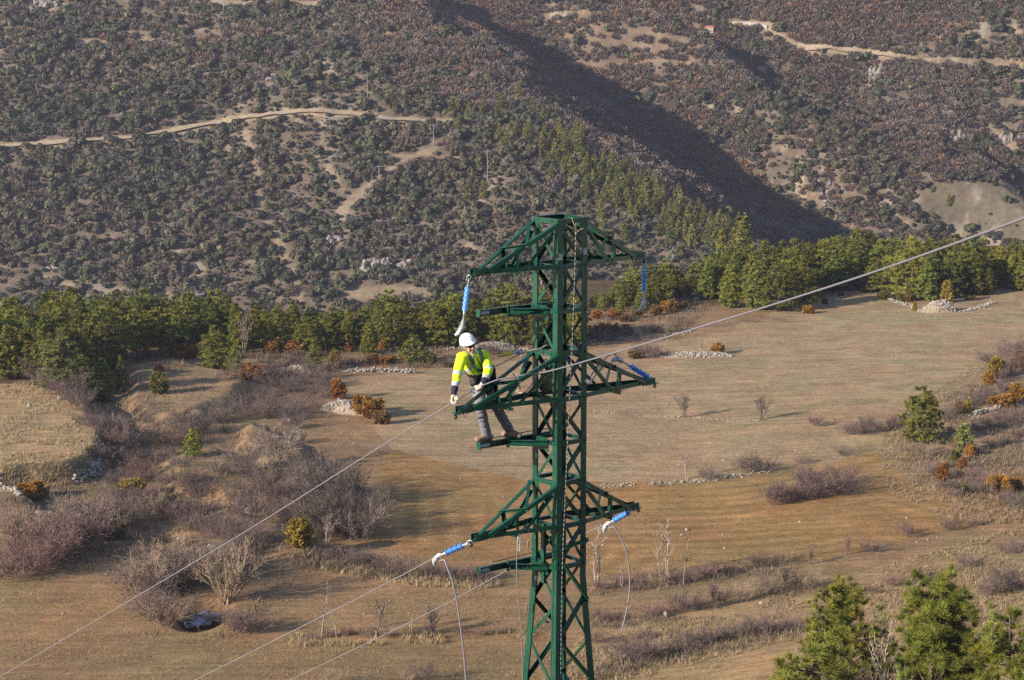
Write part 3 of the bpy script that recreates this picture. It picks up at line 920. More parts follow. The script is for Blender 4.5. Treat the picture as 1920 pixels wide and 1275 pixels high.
hedge([(1570, 856), (1600, 852), (1625, 848)], 5, 18, 'on the bank left below the lone pine', 'shrubs on the bank', ('grey', 'dark'), kinds=('low0', 'low1', 'shrub2'))
hedge([(1760, 790), (1800, 770), (1850, 745), (1890, 730)], 10, 30, 'behind the large lone pine', 'shrubs behind the lone pine', ('mauve', 'grey'))
hedge([(1860, 715), (1890, 700), (1920, 690)], 6, 40, 'at the right frame edge above the wall', 'shrubs above the right wall', ('grey', 'mauve'))
hedge([(1740, 880), (1780, 930), (1830, 915), (1890, 940), (1920, 960)], 14, 30, 'among the rust junipers on the right slope', 'shrubs among the right junipers', ('grey', 'mauve', 'pink'))
hedge([(1820, 860), (1870, 835), (1920, 820)], 7, 26, 'on the bare right slope', 'shrubs on the right slope', ('grey', 'mauve'))
hedge([(1600, 1038), (1640, 1030), (1720, 1002), (1790, 990), (1850, 975)], 8, 26, 'along the bank under the ochre field', 'shrubs along the ochre bank', ('pink', 'mauve', 'grey'))
hedge([(1110, 1105), (1160, 1100), (1220, 1098), (1290, 1092), (1350, 1078), (1420, 1062), (1480, 1058)], 20, 30, 'in the hedge right of the tower', 'shrubs of the hedge right of the tower', ('mauve', 'grey', 'pink', 'tan'))
hedge([(1110, 1168), (1180, 1160), (1250, 1152), (1320, 1140), (1380, 1125), (1450, 1112), (1540, 1100)], 22, 38, 'in the second hedge right of the tower', 'shrubs of the second hedge', ('mauve', 'tan', 'grey', 'pink'))
hedge([(1130, 1250), (1200, 1238), (1260, 1225), (1330, 1208), (1400, 1195), (1480, 1185)], 18, 48, 'in the nearest hedge right of the tower', 'shrubs of the nearest hedge', ('mauve', 'tan', 'grey'))
hedge([(560, 1198), (640, 1195), (720, 1192), (800, 1190), (880, 1188), (950, 1182)], 18, 22, 'in the low hedge under the cables', 'shrubs of the low hedge', ('pink', 'tan', 'mauve'))
hedge([(590, 1285), (680, 1280), (760, 1278), (850, 1275)], 8, 34, 'at the bottom edge under the cables', 'shrubs at the bottom edge', ('tan', 'pink', 'grey'))
hedge([(1840, 1120), (1880, 1110), (1930, 1100)], 6, 48, 'behind the foreground pines at the right', 'shrubs behind the foreground pines', ('mauve', 'grey'))
hedge([(1880, 1035), (1920, 1030)], 3, 30, 'at the right edge below the ochre field', 'shrubs at the right edge', ('mauve',))

hedge([(342, 1163), (352, 1176)], 4, 30, 'at the near left rim of the pond', 'shrubs at the pond rim', ('tan', 'mauve'), jit=3)
hedge([(398, 1172), (412, 1164)], 4, 28, 'at the near right rim of the pond', 'shrubs at the pond rim', ('mauve', 'tan'), jit=3)
hedge([(205, 905), (235, 955), (205, 1005)], 9, 40, 'in the hollow right of the left wall', 'shrubs of the left hollow', ('grey', 'mauve', 'dark'))
hedge([(405, 885), (440, 925), (470, 985)], 9, 38, 'on the open middle terrace', 'shrubs of the open terrace', ('grey', 'mauve', 'dark'))
hedge([(480, 765), (535, 790), (565, 835)], 9, 34, 'around the spreading pale tree', 'shrubs around the pale tree', ('grey', 'mauve'))
hedge([(325, 905), (360, 925), (395, 945)], 7, 34, 'on the small grassy terrace', 'shrubs of the grassy terrace', ('mauve', 'grey', 'tan'))
hedge([(625, 715), (605, 735), (590, 770)], 7, 30, 'left of the first stone heap', 'shrubs left of the first heap', ('mauve', 'grey'))
hedge([(350, 985), (420, 1010), (500, 1045)], 9, 40, 'on the bank behind the big willow', 'shrubs behind the big willow', ('grey', 'mauve', 'dark'))
hedge([(290, 825), (330, 835), (310, 860)], 7, 32, 'left of the bright green pine', 'shrubs left of the green pine', ('grey', 'tan', 'dark'))
hedge([(1770, 815), (1830, 805), (1880, 790), (1920, 785)], 9, 26, 'below the right stone wall', 'shrubs below the right wall', ('mauve', 'grey'))
hedge([(1700, 850), (1760, 860), (1800, 900)], 7, 24, 'under the lone pine slope', 'shrubs under the lone pine', ('grey', 'mauve', 'tan'))
hedge([(1840, 690), (1890, 665), (1925, 655)], 6, 34, 'above the orange junipers at the right edge', 'shrubs at the upper right field edge', ('mauve', 'grey'))
hedge([(1560, 1130), (1640, 1105), (1720, 1085), (1830, 1060)], 10, 26, 'on the bank above the foreground pines', 'shrubs above the foreground pines', ('pink', 'mauve', 'tan'))
hedge([(1100, 1205), (1180, 1200), (1240, 1195)], 6, 30, 'between the hedges beside the tower foot', 'shrubs beside the tower foot', ('pink', 'tan', 'mauve'))

TREES = [
    ('willow', 424, 1132, 135, 'large vase-shaped leafless willow standing behind the small pond', 'tan', 1.05, 'bare_willow'),
    ('willow2', 345, 1095, 85, 'rounded leafless willow just left of the large willow', 'mauve', 1.1, 'bare_willow'),
    ('willow2', 528, 862, 92, 'spreading pale leafless tree above the diagonal terrace edge', 'pale', 1.15, 'bare_tree'),
    ('small_tree', 612, 1018, 62, 'pale leafless small tree beside the yellow juniper', 'pale', .9, 'bare_tree'),
    ('small_tree', 455, 668, 85, 'grey dead pine skeleton at the edge of the wood', 'pale', .55, 'dead_tree'),
    ('sapling0', 602, 1197, 108, 'tallest slender leafless sapling in the low hedge under the cables', 'pale', .9, 'bare_sapling'),
    ('sapling0', 633, 1197, 58, 'thin short sapling right beside the tallest slender sapling', 'pale', .8, 'bare_sapling'),
    ('gnarled', 702, 1195, 84, 'gnarled crooked leafless tree in the low hedge under the cables', 'grey', .9, 'bare_tree'),
    ('sapling1', 772, 1192, 70, 'thin leafless sapling right of the gnarled tree', 'tan', .9, 'bare_sapling'),
    ('small_tree', 818, 1190, 66, 'leafless small tree in the low hedge near the hanging jumper cable', 'grey', .9, 'bare_tree'),
    ('sapling2', 1120, 1100, 128, 'pale many-stemmed leafless poplar right against the tower', 'pale', .9, 'bare_poplar'),
    ('sapling1', 1164, 1102, 60, 'short pale stems inside the loop of the right jumper cable', 'pale', .8, 'bare_sapling'),
    ('sapling0', 1234, 1080, 92, 'slim pale leafless poplar, first of three right of the jumper cable', 'pale', .9, 'bare_poplar'),
    ('sapling1', 1254, 1078, 118, 'tallest forked leafless poplar of the three right of the jumper cable', 'pale', .9, 'bare_poplar'),
    ('sapling0', 1282, 1098, 105, 'slim leafless poplar, last of the three right of the jumper cable', 'grey', .9, 'bare_poplar'),
    ('small_tree', 1284, 782, 52, 'low leafless tree on the field wall, left one of two', 'grey', 1., 'bare_tree'),
    ('small_tree', 1428, 788, 54, 'small leafless tree on the field wall, right one of two', 'grey', 1.1, 'bare_tree'),
    ('shrub3', 1530, 798, 34, 'reddish leafless bush beyond the field wall end', 'pink', 1.1, 'bare_shrub'),
    ('sapling2', 1288, 898, 70, 'thin ghostly leafless tree on the lower field wall', 'pale', .8, 'bare_tree'),
    ('shrub5', 1325, 900, 44, 'crooked leafless bush right beside the ghostly thin tree', 'grey', 1.2, 'bare_shrub'),
    ('shrub0', 1400, 884, 42, 'leafless bush on the lower field wall, left of a pair', 'grey', 1.1, 'bare_shrub'),
    ('shrub4', 1430, 884, 52, 'leafless small tree on the lower field wall, right of a pair', 'dark', 1.1, 'bare_tree'),
    ('shrub2', 1508, 870, 26, 'flat leafless bush right of the pair on the lower field wall', 'grey', 1.2, 'bare_shrub'),
    ('low1', 1235, 912, 18, 'dark low thorny bush against the lower field wall', 'dark', .8, 'bare_shrub'),
    ('small_tree', 1312, 662, 34, 'thin grey leafless tree beside the round juniper in the field', 'pale', .8, 'bare_tree'),
    ('small_tree', 1515, 1058, 38, 'pink-crowned leafless tree on the ochre bank, left one', 'pink', .9, 'bare_tree'),
    ('small_tree', 1585, 1040, 40, 'pink-crowned leafless tree on the ochre bank, right one', 'pink', .9, 'bare_tree'),
    ('small_tree', 1728, 562, 44, 'tan leafless oak beside the stone heap at the top of the field', 'tan', .9, 'bare_oak'),
    ('small_tree', 1480, 1110, 62, 'round grey leafless tree in the second hedge right of the tower', 'grey', 1.1, 'bare_tree'),
    ('small_tree', 1345, 1140, 58, 'mauve leafless tree in the middle of the second hedge', 'mauve', 1., 'bare_tree'),
    ('sapling1', 1075, 280, 34, 'silvery leafless tree among the far ridge pines', 'pale', 2.2, 'bare_tree'),
    ('sapling1', 1410, 118, 30, 'silvery leafless trunk in the far upper ravine', 'pale', 1.2, 'bare_tree'),
]
for k, px, b, h, lab, tn, wd, nm in TREES:
    bare(k, px, b, h, lab, None, tn, wd, nm, 'shrub' if 'shrub' in nm else 'tree')

# --- junipers and other leafy bushes
def juniper_mesh(key, seed, spires, R, n=70, L=.16, Wd=.06, rnd=False):
    rs = np.random.default_rng(seed); C = []; D = []; wood = []
    for s in range(spires):
        a = rs.uniform(0, 6.28); r = R * math.sqrt(rs.random()) * (.0 if spires == 1 else 1)
        h = (1 - .45 * (r / (R + 1e-6)) ** 1.5) * rs.uniform(.75, 1)
        bx, by = math.cos(a) * r, math.sin(a) * r
        wood.append(tube_np(np.array([bx * .3, by * .3, 0]), np.array([bx, by, h * .9]), .02, .005, 4))
        m = int(n * h)
        z = rs.random(m) ** .8; th = rs.uniform(0, 6.28, m)
        w_ = (.17 if spires > 1 else R) * ((1 - z) ** .6 * (.35 + .65 * np.minimum(1, z * 5)) + .05) * rs.uniform(.6, 1.15, m)
        C.append(np.stack([bx * (.45 + .55 * z) + np.cos(th) * w_, by * (.45 + .55 * z) + np.sin(th) * w_, z * h], 1))
        D.append(np.stack([np.cos(th) * .6, np.sin(th) * .6, np.full(m, .8)], 1))
    D_ = np.concatenate(D); T = blades(rs, np.concatenate(C), D_, L, Wd, .8, 7, D_, .6)
    BARE[key] = (faces_mesh(key + '_foliage', T, M['leaves']), faces_mesh(key + '_stem', np.concatenate(wood), M['bark']))


for k in range(5): juniper_mesh('juniper%d' % k, 200 + k, [9, 7, 11, 8, 13][k], [.32, .28, .45, .36, .5][k])
juniper_mesh('cone', 210, 1, .24, 330)
JC = {'rust': (.25, .11, .030), 'orange': (.30, .155, .030), 'yellow': (.24, .175, .030), 'olive': (.13, .12, .034), 'brown': (.17, .10, .04)}


def juniper(px, b, hpx, tone, label, group=None, kind=None, wide=1., rng=rng):
    p = at(px, b); h = height_from_px(p, hpx); f, s = BARE[kind or 'juniper%d' % rng.randrange(5)]
    o = empty('juniper_bush', p, label, 'bush', group); o.scale = (h * wide, h * wide, h); o.rotation_euler = (0, 0, rng.uniform(0, 6.28))
    c = mo('foliage', f, o); k = rng.uniform(.85, 1.15); c.color = tuple(v * k for v in JC[tone]) + (1,)
    mo('stem', s, o); return o


for a in [
    (298, 737, 42, 'olive', 'olive juniper below the red-topped one on the clearing', None, 1.3), (299, 722, 40, 'rust', 'red-topped dying juniper on the clearing left of the wood', 'cone', 1.1),
    (62, 936, 42, 'orange', 'orange juniper above the stones at the left frame edge', None, 1.3), (250, 930, 40, 'yellow', 'bright orange juniper in the middle of the shaded terraces', None, 1.3),
    (558, 1025, 62, 'yellow', 'large yellow green juniper at the lower terrace corner', 'juniper2', .95), (634, 748, 42, 'rust', 'rust juniper left above the first stone heap', None, .9),
    (672, 775, 44, 'orange', 'tall orange juniper on the first stone heap', None, 1.), (694, 782, 46, 'orange', 'wide orange juniper at the right end of the first stone heap', None, 1.1),
    (715, 795, 34, 'brown', 'brown bush at the tail of the first stone heap', None, 1.2), (1348, 664, 24, 'orange', 'small round orange juniper on the stony hump in the field', 'juniper2', 1.3),
    (1188, 672, 18, 'brown', 'small brown bush at the left end of the stony hump', None, 1.3), (1775, 567, 42, 'yellow', 'narrow cone-shaped juniper behind the stone heap', 'cone', 1.),
    (1715, 582, 18, 'yellow', 'tiny juniper against the left side of the stone heap', 'cone', .9), (1868, 708, 42, 'yellow', 'yellow orange juniper at the right edge above the wall', None, 1.1),
    (1912, 690, 40, 'rust', 'rust juniper cut by the right frame edge', None, 1.), (1855, 722, 30, 'orange', 'low orange juniper in front of the yellow one at the right edge', None, 1.1),
    (1880, 764, 30, 'orange', 'wide orange juniper on top of the right wall', None, 1.6), (1905, 750, 34, 'orange', 'bright juniper at the end of the right wall', None, 1.2),
    (1814, 775, 30, 'yellow', 'slim juniper right of the large lone pine', None, .9), (1822, 745, 18, 'rust', 'tiny rust juniper behind the lone pine', 'cone', 1.),
    (1768, 902, 38, 'rust', 'red juniper left on the right slope cluster', None, .9), (1790, 868, 30, 'olive', 'olive juniper under the smaller pale pine', None, 1.2),
    (1806, 880, 26, 'rust', 'small red juniper beside the olive one', None, .9), (1820, 855, 28, 'orange', 'orange juniper right below the pale pine', None, 1.1),
    (1858, 925, 44, 'orange', 'tall orange juniper in the right slope cluster', None, .9), (1880, 925, 44, 'orange', 'widest orange juniper in the right slope cluster', None, 1.2),
    (1902, 922, 36, 'rust', 'rust juniper at the right end of the slope cluster', None, 1.), (1806, 925, 20, 'olive', 'low dark juniper at the foot of the slope cluster', None, 1.2),
    (1800, 775, 24, 'brown', 'brown bush behind the lone pine trunk', None, 1.3), (80, 700, 26, 'orange', 'orange bush at the left foot of the left thicket', None, 1.2),
    (22, 702, 34, 'orange', 'tall orange bush at the left frame edge by the thicket', None, 1.), (8, 690, 26, 'rust', 'rust bush cut by the left frame edge', None, 1.2),
    (595, 668, 22, 'brown', 'brown bush right behind the squat young pine', None, 1.2), (628, 692, 36, 'yellow', 'yellow green juniper right of the squat young pine', 'cone', 1.2),
    (620, 690, 26, 'yellow', 'lower yellow juniper touching the taller one', None, .9), (1515, 588, 20, 'orange', 'orange bush at the foot of the wood beside the field corner', None, 1.4),
    (1660, 562, 20, 'olive', 'olive bush under the pines left of the stone heap', None, 1.5), (1690, 565, 18, 'olive', 'olive bush between the pines and the stone heap', None, 1.6),
    (520, 640, 16, 'brown', 'brown bush in the shade of the wood', None, 1.4), (215, 1010, 36, 'olive', 'olive brown bush right of the big lower left thicket', None, 1.1),
]:
    px, b, h, tn, lab, kd, wd = a
    juniper(px, b, h, tn, lab, None, kd, wd)


def jrow(pts, n, h, place, group, tones):
    S = sorted((itp_s(pts, (i + .5 + rng.uniform(-.4, .4)) / n)) for i in range(n))
    for i, (x, y) in enumerate(S):
        t = rng.choice(tones)
        juniper(x, y + rng.uniform(-3, 3), h * rng.uniform(.6, 1.3), t, '%s juniper, %s from left %s' % (t, ordn(i + 1), place), group, wide=rng.uniform(1., 1.7))


def itp_s(pts, f):
    k = f * (len(pts) - 1); i = min(int(k), len(pts) - 2); t = k - i
    return (pts[i][0] + (pts[i + 1][0] - pts[i][0]) * t, pts[i][1] + (pts[i + 1][1] - pts[i][1]) * t)


jrow([(500, 660), (560, 662), (570, 664)], 6, 26, 'in the orange undergrowth before the wood', 'orange undergrowth', ('rust', 'orange', 'brown'))
jrow([(260, 672), (340, 668), (380, 672)], 5, 22, 'under the wood behind the clearing', 'clearing undergrowth', ('rust', 'orange', 'brown'))
jrow([(650, 660), (760, 655), (860, 640), (990, 628)], 12, 16, 'at the foot of the wood behind the lineman', 'wood foot bushes', ('rust', 'orange', 'brown', 'brown'))
jrow([(450, 715), (480, 708), (500, 720)], 5, 26, 'on the shaded clearing edge', 'clearing edge junipers', ('orange', 'rust', 'brown'))
jrow([(690, 682), (740, 680), (800, 678), (850, 688)], 7, 20, 'behind the old stone wall', 'old wall junipers', ('brown', 'olive', 'orange'))
jrow([(1110, 600), (1180, 600), (1260, 585), (1290, 575)], 9, 20, 'at the foot of the wood right of the tower', 'tower side bushes', ('brown', 'orange', 'rust'))
jrow([(1105, 632), (1150, 628), (1180, 628)], 5, 22, 'on the wall close to the tower', 'tower wall bushes', ('brown', 'orange', 'rust'))
jrow([(1540, 575), (1600, 545), (1700, 568), (1850, 560)], 8, 14, 'along the foot of the wood above the field', 'field wood bushes', ('brown', 'olive', 'dark' if 'dark' in JC else 'brown'))

# ------------------------------------------------------------------ stones
def rock_bm(bm, c, r, rng, flat=.75):
    s = bmesh.ops.create_icosphere(bm, subdivisions=1, radius=1)['verts']
    k = Matrix.Rotation(rng.uniform(0, 6.28), 3, Vector((rng.gauss(0, 1), rng.gauss(0, 1), rng.gauss(0, 1) + .1)).normalized())
    sc = Vector((r * rng.uniform(.7, 1.3), r * rng.uniform(.7, 1.3), r * flat * rng.uniform(.7, 1.2)))
    for v in s:
        q = k @ v.co * rng.uniform(.8, 1.15)
        v.co = Vector((q.x * sc.x, q.y * sc.y, q.z * sc.z)) + c


def stone_wall(pts, label, h=.8, w=.5, r=.2, name='stone_wall', cat='stone wall', dens=1., seed=1, gaps=.12):
    rg = random.Random(seed); W = [at(*p) for p in pts]; bm = bmesh.new()
    for a, b in zip(W[:-1], W[1:]):
        L = (b - a).length; n = int(L / r * h / r * .9 * dens)
        s = (b - a).cross(Vector((0, 0, 1))).normalized()
        g0 = rg.random() * 10
        for i in range(n):
            t = rg.random(); q = a.lerp(b, t)
            hh = h * (.55 + .6 * mnoise(Vector((t * L * .35 + g0, 0, 0))))
            if mnoise(Vector((t * L * .5, g0, 3))) < -.45 + gaps: continue
            z = rg.uniform(-.1, max(.12, hh)); off = rg.gauss(0, w * .4) * (1.25 - z / max(h, .3) * .6)
            q = q + s * off
            rock_bm(bm, Vector((q.x, q.y, gz(q.x, q.y) + z)), r * rg.uniform(.6, 1.25), rg)
    return tag(bmo(name, bm, M['rock']), label, cat)


stone_wall([(640, 697), (690, 697), (730, 697), (780, 700)], 'pale dry stone wall below the wide young pine, left of the lineman', .9, .6, .22, seed=1)
stone_wall([(800, 660), (850, 655), (905, 652), (990, 655)], 'low pale stone wall between the wood and the lineman', .5, .5, .2, seed=2)
stone_wall([(1102, 640), (1160, 636), (1230, 632), (1300, 622)], 'low stone wall right behind the tower under the brown bushes', .4, .6, .2, seed=3)
stone_wall([(1112, 772), (1160, 776), (1240, 781), (1310, 785), (1380, 789), (1450, 792)], 'thin line of stones crossing the upper field beneath two bare trees', .16, .5, .13, seed=4, dens=.7)
stone_wall([(1120, 912), (1180, 910), (1250, 906), (1310, 902), (1380, 893), (1440, 885)], 'low stone bank between the upper field and the ochre field', .28, .9, .15, seed=5, dens=.8)
stone_wall([(1825, 778), (1850, 772), (1880, 768), (1915, 762)], 'broken stone wall on the right slope under the orange junipers', .8, .6, .22, seed=6)
stone_wall([(1790, 782), (1815, 778), (1830, 785)], 'scattered stones just right of the lone pine', .35, .8, .18, seed=16)
stone_wall([(196, 838), (190, 860), (178, 888), (140, 905)], 'shaded retaining wall at the end of the pale meadow', 1.4, .5, .24, seed=7)
stone_wall([(-20, 905), (10, 915), (35, 930)], 'tumbled stones at the left frame edge by the orange juniper', .9, .7, .3, seed=8)
stone_wall([(40, 1003), (70, 985), (95, 965)], 'tumbled pale stones behind the big lower left thicket', .9, .7, .32, seed=9)
stone_wall([(440, 935), (455, 955), (470, 965)], 'small stone wall end among the shaded shrubs', .8, .4, .2, seed=10)
stone_wall([(545, 690), (580, 700), (595, 712)], 'grey wall corner beside the clearing', 1.0, .5, .22, seed=11)
stone_wall([(1300, 565), (1320, 558), (1338, 552)], 'short pale wall at the foot of the wood right of the hanging insulator', .5, .4, .18, seed=12)
stone_wall([(1660, 560), (1700, 572), (1730, 585)], 'pale stones edging the field left of the stone heap', .5, .8, .2, seed=13, dens=.8)
stone_wall([(1800, 585), (1835, 578), (1865, 566)], 'pale stones right of the stone heap at the top of the field', .5, .8, .2, seed=14, dens=.8)
stone_wall([(1540, 575), (1560, 566), (1580, 558)], 'pale stones at the field corner below the wood', .35, .6, .18, seed=15)


def heap(px, b, wpx, hpx, label, ang=0., seed=1, asp=.5, tail=0.):
    """a long low heap of field stones with an earthen core"""
    rg = random.Random(seed); p = at(px, b); sc = height_from_px(p, 1)
    L = wpx * sc / 2; B = L * asp; H = hpx * sc
    root = empty('stone_heap', p, label, 'stone heap'); root.rotation_euler = (0, 0, ang)
    bm = bmesh.new(); nu, nv = 26, 14; g = {}
    def surf(u, v):
        q = max(0, 1 - (u * u + v * v)); e = 1 - .45 * tail * (u + 1) / 2
        return H * q ** .6 * e * (1 + .25 * mnoise(Vector((u * 2.2 + seed, v * 2, 0))))
    for i in range(nu + 1):
        for j in range(nv + 1):
            u = -1.15 + 2.3 * i / nu; v = -1.15 + 2.3 * j / nv
            x, y = u * L, v * B * (1 + .15 * math.sin(u * 3 + seed))
            wx = p.x + x * math.cos(ang) - y * math.sin(ang); wy = p.y + x * math.sin(ang) + y * math.cos(ang)
            g[i, j] = bm.verts.new((x, y, gz(wx, wy) - p.z - .08 + surf(u, v)))
    for i in range(nu):
        for j in range(nv): bm.faces.new((g[i, j], g[i + 1, j], g[i + 1, j + 1], g[i, j + 1]))
    o = bmo('earth_core', bm, M['heapsoil'], None, True); o.parent = root
    bm = bmesh.new()
    for k in range(int(520)):
        u = rg.uniform(-1, 1); v = rg.uniform(-1, 1)
        if u * u + v * v > 1.05: continue
        x, y = u * L, v * B
        wx = p.x + x * math.cos(ang) - y * math.sin(ang); wy = p.y + x * math.sin(ang) + y * math.cos(ang)
        rock_bm(bm, Vector((x, y, gz(wx, wy) - p.z + surf(u, v) - .05)), rg.uniform(.10, .26) * (1 if rg.random() < .95 else 1.8), rg)
    o = bmo('stone_cover', bm, M['rock'], None); o.parent = root; o['kind'] = 'stuff'


M['heapsoil'] = simple('heap_earth', (.25, .19, .13), .95, 0, .3, 1.5, .5)
heap(655, 772, 120, 24, 'pale stone heap with orange junipers at the top left of the field', -.45, 1, .38, 1.)
heap(582, 908, 95, 20, 'long narrow pale stone heap above the ochre field corner', -.75, 2, .28, 1.)
heap(1762, 584, 66, 20, 'round pale stone heap at the top of the field before the wood', 0., 3, .45)
heap(1300, 668, 150, 8, 'flat stony hump carrying a juniper in the middle of the field', 0., 4, .22)
heap(395, 1040, 60, 14, 'stony brown bank right behind the willow thicket', -.2, 5, .4)
heap(925, 655, 90, 12, 'rounded stony mound behind the lineman shoulder', 0., 6, .35)


def boulder(px, b, hpx, label, wide=1.2):
    p = at(px, b); h = height_from_px(p, hpx); rg = random.Random(int(px)); bm = bmesh.new()
    s = bmesh.ops.create_icosphere(bm, subdivisions=2, radius=1)['verts']
    for v in s:
        n = 1 + .22 * mnoise(v.co * 1.6 + Vector((px, 0, 0)))
        v.co = Vector((v.co.x * wide, v.co.y * .9, v.co.z)) * n * h * .5 + Vector((0, 0, h * .42))
    o = bmo('boulder', bm, M['rock'], None, False); o.location = p; tag(o, label, 'boulder')


boulder(1248, 1157, 12, 'pale upright boulder in the grass right of the jumper cable', .7)
boulder(1427, 1133, 7, 'small pale stone beside the dry grass under the second hedge')
boulder(112, 750, 9, 'pale boulder on the upper edge of the pale meadow')
boulder(55, 763, 8, 'flat boulder lying in the pale meadow')
boulder(336, 1013, 7, 'pale boulder on the bank behind the willow')


def outcrop(px, b, wpx, hpx, label, seed, n=14):
    p = at(px, b); sc = height_from_px(p, 1); rg = random.Random(seed); bm = bmesh.new()
    for k in range(n):
        x = (k + rg.uniform(0, 1)) / n * wpx * sc - .5 * wpx * sc; y = rg.uniform(-2, 3)
        z = gz(p.x + x, p.y + y) - p.z
        hh = hpx * sc * rg.uniform(.4, 1.)
        s = bmesh.ops.create_icosphere(bm, subdivisions=2, radius=1)['verts']
        t = Matrix.Rotation(rg.uniform(-.3, .3), 3, 'Y') @ Matrix.Rotation(rg.uniform(0, 3), 3, 'Z')
        for v in s:
            q = v.co * (1 + .5 * mnoise(v.co * 1.9 + Vector((k * 3.1, seed, 0))))
            v.co = t @ Vector((q.x * 1.25, q.y * 1.2, q.z * hh * .6)) * 1. + Vector((x, y, z + hh * .25))
    o = bmo('rock_outcrop', bm, M['cliff']); o.location = p; tag(o, label, 'rock outcrop')


M['cliff'] = simple('cliff_rock', (.19, .16, .14), .9, 0, .35, .9, .6)
outcrop(703, 505, 60, 22, 'grey jagged rock outcrop on the lower far hillside left of the tower', 1, 22)
outcrop(757, 506, 24, 16, 'smaller blunt rock outcrop right beside the jagged one', 2, 8)
outcrop(622, 455, 30, 14, 'pale rock outcrop in the bare gully of the far hillside', 3, 9)
outcrop(85, 14, 50, 16, 'pale rock face near the top left corner', 4, 12)
outcrop(1880, 268, 60, 20, 'pale rock face on the hillside at the right edge', 5, 14)
outcrop(1640, 150, 24, 24, 'pale rock rib under the upper right dirt road', 6, 9)
outcrop(1790, 262, 36, 14, 'pale crags on the slope above the grey meadow', 7, 9)
outcrop(1545, 368, 22, 12, 'pale rocks among dark scrub on the second spur', 8, 7)
outcrop(120, 500, 60, 14, 'scattered pale rocks low on the hillside at the left', 9, 10)
outcrop(900, 300, 26, 8, 'pale rocks beside the far power pole', 10, 7)
outcrop(500, 145, 30, 8, 'pale rocks above the dirt road', 11, 7)

